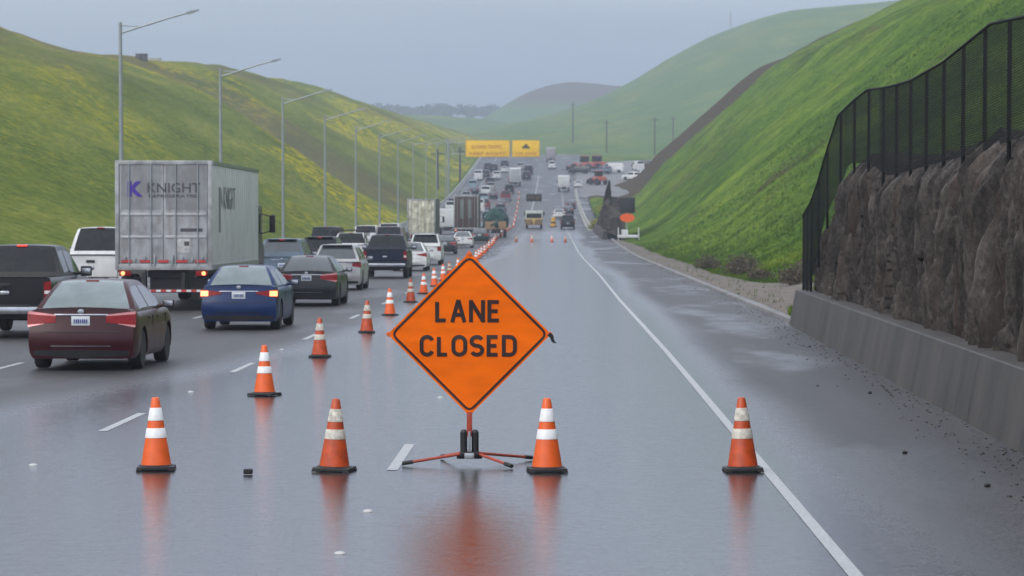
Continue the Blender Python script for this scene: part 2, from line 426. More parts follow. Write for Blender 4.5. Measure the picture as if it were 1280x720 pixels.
# gravel verge between the shoulder and the grass
GRAV = pm('gravel', (.155, .128, .105), .9, 0, var=.45, scale=1.3, bump=.8, bscale=30)
def verge_w(y): return interp(y, [(76, .3), (83, 1.2), (90, 3.2), (120, 3.6), (132, 2.2), (150, 1.6), (200, 2.0), (300, 1.5), (335, .5)]) * (1 + .25 * fbm(y * .2, 3))
m = MB(); rows = []
for i in range(66):
    y = 77 + i * 4; w = verge_w(y)
    rows.append([(6.22 + w * t, y, max(zright(6.22 + w * t, y), rz(y) - .12) + (.12 if 0 < t < 1 else -.06)) for t in (0, .08, .35, .65, .92, 1)])
m.grid(rows); tag(m.build('gravel_verge', GRAV, smooth=80), kind='structure')
# kerb
m = MB(); rows = []
for i in range(140):
    y = 75.5 + i * 1.9
    rows.append([(5.7, y, rz(y) + .005), (5.72, y, rz(y) + .1), (5.9, y, rz(y) + .12), (6.1, y, rz(y) + .02), (6.3, y, rz(y) - .2)])
m.grid(rows); tag(m.build('kerb', pm('kerb_concrete', (.20, .195, .19), .7, var=.4, scale=.6), smooth=30), kind='structure')
# paved apron beside the far carriageway
m = MB(); m.grid([[(x, y, rz(y) + .10 + (.05 * max(0, x - 12) if x > 12 else 0)) for x in (3.9, 8, 14, 20, 28, 40)] for y in range(604, 820, 8)])
tag(m.build('side_pavement', pm('old_asphalt', (.17, .165, .17), .7, var=.25, scale=.08), smooth=60), kind='structure')

def far_hill(name, pts, D, y0, y1, base, mat, back=500):
    xs = [pts[0][0] - 150 + i * 8 for i in range(int((pts[-1][0] - pts[0][0] + 750) / 8))]
    yy = [y0 + (y1 + back - y0) * i / 60 for i in range(61)]
    def z(x, y):
        c = interp(x, pts); c = (c + interp(x - 8, pts) + interp(x + 8, pts)) / 3
        t = sstep(y0, y1, y) * .45 + .55 * max(0, min(1, (y - y0) / (y1 - y0)))
        if y > y1: t *= sstep(y1 + back, y1, y)
        return base + (c - base) * t + fbm(x * .01, y * .006, 2) * 2.2 * t * (1 - .6 * (abs(y - y1) < 60)) + fbm(x * .05, y * .02, 6) * .5
    m = MB(); m.grid([[(x, y, z(x, y)) for x in xs] for y in yy])
    return tag(m.build(name, mat, smooth=80), kind='structure')
far_hill('far_hill', [(-260, -16), (-120, -14), (-45, -9), (1, 2), (38, 17), (47, 23), (70, 37), (93, 48), (120, 58), (139, 62), (181, 65.5), (240, 72), (400, 90), (600, 80)], 1800, 960, 1800, -13, G_FAR)
far_hill('far_rise', [(-420, 6), (-250, 3), (-112, 1.0), (-71, -.2), (-40, -3.5), (0, -12), (100, -14)], 2000, 1500, 2000, -16, G_FAR)
far_hill('far_knoll', [(-300, -14), (-120, -14), (-75, -10), (-52, 3), (-39, 12), (-25, 19), (-5, 25.5), (15, 27.5), (41, 25), (120, 20), (300, 10)], 2600, 2150, 2600, -13, G_BROWN)

# ------------------------------------------------------------------ haze
HZ = 0.00038
m = MB(); m.box((0, 3050, 40), (10400, 7200, 1), 0); m = MB()
zlow = min(rz(y) for y in ys) - 9
m.box((0, 3400, (110 + zlow) / 2), (10600, 7400, 110 - zlow))
hz = m.build('haze', None, smooth=0)
hm = bpy.data.materials.new('haze_air'); hm.use_nodes = True; hn = hm.node_tree.nodes; hn.clear()
ho = hn.new('ShaderNodeOutputMaterial'); pv = hn.new('ShaderNodeVolumePrincipled'); hm.node_tree.links.new(pv.outputs[0], ho.inputs['Volume'])
pv.inputs['Density'].default_value = HZ; pv.inputs['Color'].default_value = (.62, .69, .84, 1); pv.inputs['Anisotropy'].default_value = .1
hz.data.materials.append(hm); tag(hz, kind='stuff')

# ------------------------------------------------------------------ vehicles
BASE = dict(L=4.85, W=1.85, H=1.46, sill=.2, belt=.95, deck=1.03, hood0=.98, hood1=.72, cab0=.5, r0=1.3, r1=2.55, cab1=3.65,
            wb=.93, wr=.62, wheels=(.98, 3.8), wr_=.33, off=((.2, .06), (.5, 0), (.62, .0), (.7, .05), (.95, .1), (1.2, .13)), bed=None, win0=.45, bulge=.10)
def spec(**k_): d = dict(BASE); d.update(k_); return d
SEDAN = spec()
HATCH = spec(L=4.5, W=1.84, H=1.66, belt=1.05, deck=1.1, hood0=1.05, hood1=.85, cab0=.02, r0=.42, r1=2.4, cab1=3.5, wb=.93, wr=.66, wheels=(.85, 3.5), wr_=.35, win0=.3, off=((.2, .1), (.5, 0), (.62, .0), (.7, .03), (1.05, .08), (1.3, .1)))
SUV = spec(L=4.9, W=1.95, H=1.82, sill=.27, belt=1.12, deck=1.15, hood0=1.12, hood1=.98, cab0=.01, r0=.25, r1=2.9, cab1=3.75, wb=.94, wr=.74, wheels=(.95, 3.85), wr_=.38, win0=.2, off=((.2, .1), (.5, 0), (.62, .0), (.7, .03), (1.12, .05), (1.3, .07)))
VAN = spec(L=5.6, W=2.0, H=2.25, sill=.25, belt=1.25, deck=1.3, hood0=1.2, hood1=.95, cab0=.0, r0=.12, r1=4.1, cab1=5.0, wb=.95, wr=.82, wheels=(1.1, 4.6), wr_=.36, win0=.2, off=((.2, .05), (.5, 0), (.62, .0), (.7, .03), (1.12, .04), (1.3, .05)))
PICKUP = spec(L=5.8, W=2.02, H=1.93, sill=.42, belt=1.28, deck=1.3, hood0=1.28, hood1=1.15, cab0=1.75, r0=2.1, r1=3.3, cab1=4.25, wb=.92, wr=.70, wheels=(1.25, 4.85), wr_=.41, bed=(.06, 1.72, 1.3, .85), win0=.35, bulge=.03, off=((.4, .05), (.6, .03), (.7, .0), (1.3, .0)))

def rear_y(S, x, z): return interp(z, S['off']) + S['bulge'] * abs(x / (S['W'] / 2)) ** 2.5
LEV = [0, .12, .3, .42, .62, .82, 1.]
LX = [.93, .985, 1., 1., .995, .985, .95]
def body_pieces(S):
    W2 = S['W'] / 2; L = S['L']
    def topz(y):
        if y < S['cab0']: return S['deck'] if not S['bed'] else S['bed'][2]
        if y < S['cab1']:
            return S['belt'] + .02
        t = (y - S['cab1']) / (L - S['cab1']); return S['hood0'] + (S['hood1'] - S['hood0']) * t ** 1.6
    st = sorted(set([0, .05, .12, .22, .35, L, L - .05, L - .15, L - .3] + [round(i * .075, 3) for i in range(7, int((L - .3) / .075))]))
    if S['bed']: st = sorted(set(st + [S['bed'][0], S['bed'][0] + .004, S['bed'][1], S['bed'][1] + .004]))
    def ring(y):
        tz = topz(y); pts = []
        ya = 0
        for w in S['wheels']:
            q = abs(y - w); ra = S['wr_'] + .07
            if q < ra: ya = S['wr_'] + math.sqrt(ra * ra - q * q)
        sh = min(S['belt'], tz - .02)
        for l_, xf in zip(LEV, LX):
            z = S['sill'] + (sh - S['sill']) * l_
            if ya > z: z = min(ya + .002 * l_, sh - .01)
            x = W2 * xf
            taper = 1.
            if y < .5: taper = 1 - .05 * (1 - y / .5) ** 2 * (1 if not S['bed'] else .15)
            if y > L - .9: taper = 1 - .14 * ((y - L + .9) / .9) ** 2
            pts.append((x * taper, z))
        inbed = S['bed'] and S['bed'][0] + .002 < y < S['bed'][1] + .002
        xt = pts[-1][0]
        for f_, cz in ((.985, .6), (.92, .85), (.9, .9), (.5, 1.), (0, 1.)):
            z = sh + (tz - sh) * cz + (.025 * (1 - f_) if not S['bed'] else .0)
            if inbed and f_ < .91: z = S['bed'][3]
            pts.append((xt * f_, z))
        return pts
    rows = []
    for y in st:
        r = ring(y); row = []
        for x, z in r:
            yy = y
            if y < .6: yy = y + rear_y(S, x, z) * (1 - y / .6)
            if y > L - .6: yy = y - (.16 * abs(x / W2) ** 2 + .12 * max(0, z - .55)) * (1 - (L - y) / .6)
            row.append((x, yy, z))
        rows.append([(-x, yy, z) for x, yy, z in row][::1] + [(x, yy, z) for x, yy, z in row[:-1]][::-1])
    m = MB(); m.grid(rows)
    nl = len(LEV)
    for end in (0, -1):
        row = rows[end]; n = len(row); cap = []
        for i in range(nl):
            a = Vector(row[i]); b = Vector(row[n - 1 - i]); rr_ = []
            for j in range(13):
                t = j / 12; x = a.x + (b.x - a.x) * t; z = a.z + (b.z - a.z) * t
                if end == 0: y = rear_y(S, x, z)
                else:
                    y = S['L'] - (.16 * abs(x / W2) ** 2 + .12 * max(0, z - .55))
                if j == 0: y = a.y
                if j == 12: y = b.y
                rr_.append((x, y, z))
            cap.append(rr_)
        m.grid(cap)
        top = cap[-1]; arc = row[nl:n - nl]
        m.f.append(tuple(range(len(m.v), len(m.v) + len(top) + len(arc)))); m.v += top + list(reversed(arc))
    # greenhouse
    y0, r0, r1, y1 = S['cab0'], S['r0'], S['r1'], S['cab1']; H = S['H']; belt = S['belt'] - .0
    def hz_(y):
        if y < r0: t = (y - y0) / (r0 - y0); return (H - belt) * (1 - (1 - t) ** 1.35) * .97
        if y < r1: t = (y - r0) / (r1 - r0); return (H - belt) * (.97 + .03 * math.sin(math.pi * min(1, t * 1.0)))
        t = (y1 - y) / (y1 - r1); return (H - belt) * (1 - (1 - max(0, t)) ** 1.35) * .97
    sts = sorted(set([y0, y0 + .05, y0 + .1] + [y0 + (r0 - y0) * i / 8 for i in range(1, 9)] + [r0 + (r1 - r0) * i / 8 for i in range(9)] + [r1 + (y1 - r1) * i / 8 for i in range(9)] + [y1 - .05]))
    def cring(y):
        h = max(.002, hz_(y)); out = []
        Hh = H - belt
        for t in (0, .14, .86, 1):
            z = h * t; x = W2 * (S['wb'] - (S['wb'] - S['wr']) * (z / Hh) ** 1.25); out.append((x, y, belt + z))
        xt = out[-1][0]
        for f_, c in ((.95, .35), (.88, .55), (.5, .85), (0, 1)): out.append((xt * f_, y, belt + h + .045 * c * (h / Hh)))
        return [(-x, y_, z) for x, y_, z in out] + [(x, y_, z) for x, y_, z in out[:-1]][::-1]
    cats = {q: MB() for q in ('body', 'rear_window', 'windshield')}
    cats['body'] = m
    for a, b in zip(sts, sts[1:]):
        ra, rb = cring(a), cring(b); n = len(ra); mid = (a + b) / 2
        for i in range(n - 1):
            side = i == 1 or i == n - 3
            inner = 5 <= i <= n - 7
            c = 'body'
            if inner and y0 + .04 < mid < r0 - .03 * (r0 - y0): c = 'rear_window'
            if inner and r1 + .05 < mid < y1 - .04: c = 'windshield'
            if side and y0 + S['win0'] < mid < y1 - .35:
                pil = [r0 + (r1 - r0) * .55]
                if not (S['H'] > 2 and mid < r1 - .6) and not any(abs(mid - p) < .05 for p in pil): c = ('side_window', i == 1, mid > pil[0]); cats.setdefault(c, MB())
            cats[c].face([ra[i], ra[i + 1], rb[i + 1], rb[i]])
    return cats
def patch(m, S, poly, out=.012, th=.03, nsub=6, mirror=True):
    """patch with outline poly [(x,z)...] (4 corners: xl zl.. ) laid on the rear face and wrapping with it"""
    for sgn in ((1, -1) if mirror else (1,)):
        (xa, za0, za1), (xb, zb0, zb1) = poly
        fr = []; bk = []
        for i in range(nsub + 1):
            t = i / nsub; x = xa + (xb - xa) * t
            for lst, o_ in ((fr, out), (bk, out - th)):
                lst.append([(sgn * x, rear_y(S, x, z_) - o_, z_) for z_ in (za0 + (zb0 - za0) * t, (za0 + (zb0 - za0) * t + za1 + (zb1 - za1) * t) / 2, za1 + (zb1 - za1) * t)])
        m.grid(fr); m.grid(bk)
        for j, k2 in ((0, 0), (2, 2)):
            m.grid([[a[j], b[k2]] for a, b in zip(fr, bk)])
        m.grid([fr[0], bk[0]]); m.grid([fr[-1], bk[-1]])
WHEELS = {}
def wheel(parent, x, y, r, w=.22):
    key = (r, x > 0)
    if key not in WHEELS:
        s = 1 if x > 0 else -1
        prof = [(r * .62, -w / 2), (r * .93, -w / 2), (r, -w * .35), (r, w * .35), (r * .93, w / 2), (r * .62, w / 2)]
        t = MB().lathe(prof, 28, 'X').build('tyre', RUBBER)
        rm = MB().lathe([(r * .64, -w * .3), (r * .64, w * .5 * .92), (r * .6, w * .38), (r * .2, w * .3), (r * .06, w * .34)] if s > 0 else [(r * .06, -w * .34), (r * .2, -w * .3), (r * .6, -w * .38), (r * .64, -w * .46), (r * .64, w * .3)], 24, 'X')
        for q in range(5):
            a_ = q * 2 * math.pi / 5
            rm.box((s * w * .36, math.cos(a_) * r * .36, math.sin(a_) * r * .36), (.03, .07, r * .5), .008, Matrix.Rotation(-a_ + math.pi / 2, 3, 'X'))
        rmo = rm.build('rim', ALU)
        WHEELS[key] = (t.data, rmo.data); bpy.data.objects.remove(t); bpy.data.objects.remove(rmo)
    a, b = WHEELS[key]
    wo_ = bpy.data.objects.new('wheel', a); COL.objects.link(wo_); wo_.parent = parent; wo_.location = (x, y, r)
    ri = bpy.data.objects.new('rim', b); COL.objects.link(ri); ri.parent = wo_
    return wo_
def ptext(name, body, mat, parent, x, y, z, w, h, bold=.0): return text_mesh(name, body, .2, mat, parent, (x, y, z), bold, width=w, height=h, extrude=.002)

def make_car(name, S, pmat, glass=GLASS, lights=REDL, kind='sedan', plate='plate', chmsl=False, lit=False, exhaust=False, rack=False):
    t = empty(name)
    cats = body_pieces(S)
    cats['body'].build('body', pmat, t, smooth=38, merge=.0008)
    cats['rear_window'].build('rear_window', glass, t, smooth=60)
    cats['windshield'].build('windshield', GLASS, t, smooth=60)
    for q in cats:
        if isinstance(q, tuple): cats[q].build('side_window', GLASS, t, smooth=60)
    W2 = S['W'] / 2; truck = kind == 'pickup'
    # underbody
    m = MB(); m.box((0, S['L'] / 2, S['sill'] + .14), (S['W'] * .76, S['L'] - .5, .3)); m.box((0, S['L'] / 2, S['sill'] + .22), (S['W'] * .93, S['wheels'][1] - S['wheels'][0] - .9, .2))
    if truck: m.tube((-.6, S['wheels'][0], S['wr_']), (.6, S['wheels'][0], S['wr_']), .07)
    m.build('underbody', BLACKP, t)
    for wx in (-1, 1):
        for wy in S['wheels']: wheel(t, wx * (W2 - .13), wy, S['wr_'])
    # tail lights
    for sg in (-1, 1):
        m = MB(); lt = MB(); core = MB()
        def P(poly, mb, out=.012): 
            n0 = len(mb.v); patch(mb, S, poly, out, mirror=False)
            if sg < 0:
                for q in range(n0, len(mb.v)): v_ = mb.v[q]; mb.v[q] = (-v_[0], v_[1], v_[2])
        if kind == 'sedan':
            P(((.42, .80, .90), (.91, .76, .965)), m); P(((.42, .905, .93), (.9, .94, .99)), lt, .014)
            P(((.62, .775, .80), (.9, .72, .765)), lt, .010)
            cx, cz, cw = .78, .84, .1
        elif kind == 'sedan2':
            P(((.40, .83, .875), (.90, .74, .94)), m); cx, cz, cw = .80, .84, .09
        elif kind == 'hatch':
            P(((.58, .88, 1.0), (.90, .84, 1.04)), m); P(((.76, 1.04, 1.12), (.85, 1.04, 1.2)), m); cx, cz, cw = .80, .93, .07
        elif kind == 'suv':
            P(((.72, .85, 1.2), (.95, .83, 1.22)), m); cx, cz, cw = .83, 1.05, .06
        elif kind == 'van':
            P(((.84, .95, 1.5), (.97, .95, 1.5)), m); cx, cz, cw = .9, 1.1, .05
        else:
            P(((.83, .86, 1.2), (.985, .86, 1.22)), m); P(((.85, .95, 1.02), (.97, .95, 1.02)), lt, .016); cx, cz, cw = .9, 1.1, .05
        tl = m.build('tail_light', lights, t, smooth=30)
        if lt.v: lt.build('reversing_lamp', WHITEL if kind != 'sedan' else pm('chrome_red', (.6, .22, .22), .15, .3, coat=.8), tl)
        if lit:
            P(((cx - cw, cz - .06, cz + .06), (cx + cw, cz - .06, cz + .06)), core, .020); core.build('bulb', AMBLIT, tl)
    # plate and trims
    zp = {'sedan': .83, 'sedan2': .80, 'hatch': .82, 'suv': .78, 'van': .8, 'pickup': .60}[kind]
    if plate:
        m = MB(); m.box((0, rear_y(S, 0, zp) - (.09 if truck else .015), zp), (.31, .02, .155), .004)
        pl = m.build('license_plate', PLATE if plate != 'yellow' else PLATEY, t)
        ink = MB()
        for i, xx in enumerate((-.105, -.07, -.035, .0, .035, .07, .105)):
            ink.box((xx, rear_y(S, 0, zp) - (.102 if truck else .027), zp - .01), (.02 + .004 * (i % 3), .004, .07))
        ink.build('plate_characters', PLTXT, pl)
    m = MB()
    if truck:
        m.box((0, -.07, .60), (S['W'] * .93, .16, .17), .04); m.build('bumper', CHROME, t)
        m = MB(); m.box((0, -.1, .70), (S['W'] * .55, .14, .03), .01); m.build('bumper_step', BLACKP, t)
        m = MB(); m.box((0, rear_y(S, 0, 1.0) - .012, 1.14), (.26, .03, .07), .01); m.build('tailgate_handle', BLACKP, t)
        m = MB(); m.box((0, -.012, .97), (.2, .02, .09), .02); m.build('badge', CHROME, t)
        m = MB()
        for xx in (-.82, .82): m.box((xx, -.003, .98), (.012, .012, .6))
        m.box((0, -.003, .725), (1.64, .012, .014)); m.build('tailgate_seam', BLACKP, t)
        m = MB(); m.box((0, .03, 1.312), (S['W'] * .9, .12, .025), .008); m.build('tailgate_cap', BLACKP, t)
    else:
        zb = .33
        patch(m, S, ((.0, S['sill'] + .01, zb + .02), (.80, S['sill'] + .05, zb)), .008); m.build('bumper_valance', BLACKP, t)
        m = MB(); patch(m, S, ((.0, .40, .418), (.5, .40, .418)), .01)
        m.build('bumper_trim', CHROME if kind == 'sedan' else BLACKP, t)
        m = MB(); zt = {'sedan': .925, 'sedan2': .885, 'hatch': .98, 'suv': .99, 'van': 1.0}[kind]
        patch(m, S, ((.0, zt, zt + .018), (.45, zt, zt + .018)), .014); m.build('boot_trim', CHROME, t)
        m = MB(); zz = S['deck'] - .045 if kind.startswith('sed') else 1.02
        m.lathe([(.02, 0), (.05, .0), (.055, .012), (.02, .014)], 16); me_ = MB(); 
        me_.v = [(x, rear_y(S, 0, zz) - .012 - z, zz + y * .75) for x, y, z in m.v]; me_.f = m.f; me_.build('badge', CHROME, t)
        m = MB()   # boot seams
        hs = .88 if kind in ('sedan', 'sedan2') else .80
        patch(m, S, ((.0, .645, .652), (.62, .645, .652)), .004, .02); patch(m, S, ((.62, .645, .655), (.68, .74, .75)), .004, .02)
        m.build('boot_seam', BLACKP, t)
        if exhaust:
            for xx in (-.55, .55):
                m = MB(); m.tube((xx, -.01, .27), (xx, .15, .27), .045, n=14); m.build('exhaust_tip', CHROME, t)
    # centre stop lamp
    m = MB(); zc = S['H'] - (.02 if kind in ('sedan', 'sedan2') else .03); yc = S['r0'] - .04
    m.box((0, yc, zc + (.045 if truck else .03)), (.22, .06, .035), .01); m.build('centre_stop_lamp', REDLIT if chmsl else REDL, t)
    for sg in (-1, 1):
        m = MB(); ym = S['cab1'] - .55; zm = S['belt'] + .08; q = 1.25 if truck or kind == 'van' else 1.
        m.box((sg * (W2 + .10 * q), ym, zm + .02 * q), (.20 * q, .1, .14 * q * (1.3 if truck else 1)), .035)
        m.tube((sg * (W2 - .1), ym + .02, zm - .03), (sg * (W2 + .05), ym + .02, zm), .03)
        mo = m.build('door_mirror', pmat if not truck else BLACKP, t)
        m = MB(); m.box((sg * (W2 + .10 * q), ym - .052, zm + .02 * q), (.16 * q, .01, .10 * q), .004); m.build('mirror_glass', CHROME, mo)
        for yy in (S['cab0'] + (1.15 if kind != 'pickup' else .55), S['r1'] + .1):
            m = MB(); m.box((sg * (W2 * .99), yy, S['belt'] - .1), (.035, .17, .03), .01); m.build('door_handle', pmat, t)
        for yy in (S['r0'] + (S['r1'] - S['r0']) * .55, S['cab1'] - .15):
            m = MB(); m.box((sg * (W2 * .985), yy, (S['belt'] + S['sill']) / 2 + .05), (.022, .012, S['belt'] - S['sill'] - .25)); m.build('door_seam', BLACKP, t)
    # front lamps and grille, for anyone who steps ahead of the car
    m = MB(); m.box((0, S['L'] - .055, S['sill'] + .34), (.9, .1, .2), .02); m.build('grille', BLACKP, t)
    for sg in (-1, 1):
        m = MB(); m.box((sg * W2 * .66, S['L'] - .13, S['hood1'] - .08), (.34, .12, .12), .03); m.build('headlight', WHITEL, t)
    if kind == 'hatch' or kind == 'suv':
        m = MB(); m.box((0, S['r0'] - .06, S['H'] + .01), (S['W'] * .60, .3, .03), .012); m.build('roof_spoiler', pmat, t)
    if rack:
        m = MB(); zr = S['H'] + .17
        for sg in (-.88, .88):
            for yy in (.15, 1.6): m.tube((sg, yy, 1.28), (sg, yy, zr), .03)
            m.tube((sg, .1, zr), (sg, 4.3, zr), .03)
        for yy in (.15, 1.6, 2.9, 4.2): m.tube((-.98, yy, zr), (.98, yy, zr), .035)
        for yy in (2.9, 4.2):
            for sg in (-.88, .88): m.tube((sg, yy, S['H'] - .15), (sg, yy, zr), .025)
        m.build('ladder_rack', BLACKP, t)
    return t
PROTO = {}
def put(o, X, d, yaw=0., dz=0.):
    o.location = (X, d, rz(d + 2.4) - (2.4 * math.tan(slope(d + 2.4))) + .006 + dz); o.rotation_euler = (slope(d + 2.4), 0, yaw)
def car(key, X, d, label, cat, group=None, yaw=0., **kw):
    """key names the prototype; the first use builds it, later uses copy it"""
    if key in PROTO: t = copy_tree(PROTO[key])
    else: t = PROTO[key] = make_car(**kw)
    put(t, X, d, yaw); tag(t, label, cat, group)
    return t
def repaint(t, mat):
    for c in bpy.data.objects:
        if c.parent == t and c.name.split('.')[0] in ('body', 'door_mirror', 'door_handle', 'roof_spoiler', 'tank') and len(c.material_slots):
            c.material_slots[0].link = 'OBJECT'; c.material_slots[0].material = mat
WHT = paint('white', (.92, .93, .94), 0); SIL = paint('silver', (.50, .51, .52), .4); BLK = paint('black', (.007, .0075, .009), .0)
MAR = paint('maroon', (.050, .002, .006), 0); BLU = paint('blue', (.006, .030, .13), .1); DGR = paint('dark_grey', (.026, .028, .032), .2)
NAV = paint('navy', (.008, .014, .036), .1); BGR = paint('blue_grey', (.13, .18, .24), .4); REDP = paint('red', (.28, .02, .025), .1)
GRN = paint('dark_green', (.015, .04, .035), .1); LBL = paint('pale_blue', (.35, .46, .54), .1); TAN = paint('tan', (.35, .3, .23), .2)
GQ = 'cars queueing away from the camera'
car('maroon', -7.95, 51.6, 'maroon sedan with rear window tinted pale as sky reflection, nearest car in the queue', 'car', GQ, kw=None) if False else None
def C(key, X, d, label, cat, group=GQ, yaw=0., **kw): return car(key, X, d, label, cat, group, yaw, **kw)
C('maroon', -7.95, 51.6, 'dark maroon sedan with rear window tinted pale as sky reflection, the nearest sedan on the left', 'car', yaw=R(-1.2), name='sedan_car', S=SEDAN, pmat=MAR, glass=SKYGLASS, kind='sedan', exhaust=False)
C('blue', -7.36, 71.5, 'bright blue sedan with its tail lights glowing, beside the big white trailer', 'car', yaw=R(-.8), name='sedan_car', S=spec(L=4.6, W=1.8, H=1.44, r0=1.2), pmat=BLU, glass=SKYGLASS, kind='sedan2', lit=True)
C('grey', -7.5, 92.5, 'dark grey sedan with rear window tinted grey as sky reflection, directly ahead of the blue sedan', 'car', yaw=R(-.8), name='sedan_car', S=spec(W=1.86, wb=.94), pmat=DGR, glass=GREYSKYGLASS, kind='sedan')
C('silver', -8.2, 115, 'silver hatchback with sloping tail, between the dark grey sedan and the navy pickup', 'car', yaw=R(-1.0), name='hatchback_car', S=HATCH, pmat=SIL, glass=GREYSKYGLASS, kind='hatch')
C('navypick', -7.8, 140, 'navy blue pickup truck with silver rear bumper, just left of the cone line', 'pickup truck', name='pickup_truck', S=PICKUP, pmat=NAV, glass=GLASS, kind='pickup', plate='plate', lights=REDL)
C('whitesed', -7.75, 162, 'white sedan half hidden behind the right flank of the navy pickup', 'car', name='sedan_car', S=SEDAN, pmat=WHT, glass=GREYSKYGLASS, kind='sedan2', lit=False)
C('whitesuv', -7.95, 186, 'white sport utility vehicle with a wide dark rear window, beyond the navy pickup', 'suv', name='utility_vehicle', S=SUV, pmat=WHT, glass=GLASS, kind='suv')
t = C('grey', -9.0, 246, 'small dark grey car ahead of the white sport utility vehicle', 'car'); repaint(t, DGR)
C('whitesed', -8.7, 283, 'small white sedan following the dark box truck', 'car')
C('ram', -11.8, 66.2, 'black pickup truck with silver step bumper and yellow plate, at the left picture edge', 'pickup truck', yaw=R(-.6), name='pickup_truck', S=spec(**{**PICKUP, 'W': 2.04, 'H': 1.95}), pmat=BLK, glass=GLASS, kind='pickup', plate='yellow', chmsl=True)
wp_ = C('whitepick', -14.15, 94, 'white pickup truck between the black pickup and the big white trailer', 'pickup truck', yaw=R(-.5), name='pickup_truck', S=spec(**{**PICKUP, 'H': 2.0}), pmat=WHT, glass=GLASS, kind='pickup')
wp_.scale = (1, 1, 1.15)
C('bluesuv', -11.2, 126, 'blue grey sport utility vehicle emerging from behind the front of the big trailer', 'suv', name='utility_vehicle', S=SUV, pmat=BGR, glass=GREYSKYGLASS, kind='suv', chmsl=True, lit=True)
C('blacksuv', -11.2, 146, 'black sport utility vehicle with red centre stop lamp lit, behind the silver hatchback roof', 'suv', name='utility_vehicle', S=SUV, pmat=BLK, glass=GLASS, kind='suv', chmsl=True)
C('van', -14.8, 198, 'black high roofed van in the far left lane', 'van', name='panel_van', S=VAN, pmat=BLK, glass=GLASS, kind='van')
C('rack', -11.4, 169, 'white work pickup with a black ladder rack over its bed', 'pickup truck', name='pickup_truck', S=PICKUP, pmat=WHT, glass=GLASS, kind='pickup', rack=True)
t = C('van', -14.9, 241, 'white van in the far left lane, nearer of two white vans there', 'van'); repaint(t, WHT)
t = C('van', -14.9, 274, 'white van in the far left lane, farther of two white vans there', 'van'); repaint(t, WHT)
t = C('van', -11.2, 206, 'pinkish grey van showing above the navy pickup roof', 'van'); repaint(t, paint('pink_grey', (.30, .25, .27), .3))
t = C('blacksuv', -12.0, 232, 'dark grey sport utility vehicle two ahead of the pinkish grey van', 'suv'); repaint(t, DGR)
t = C('grey', -7.9, 312, 'dark green car beside the cone line, below the dark box truck', 'car'); repaint(t, GRN)

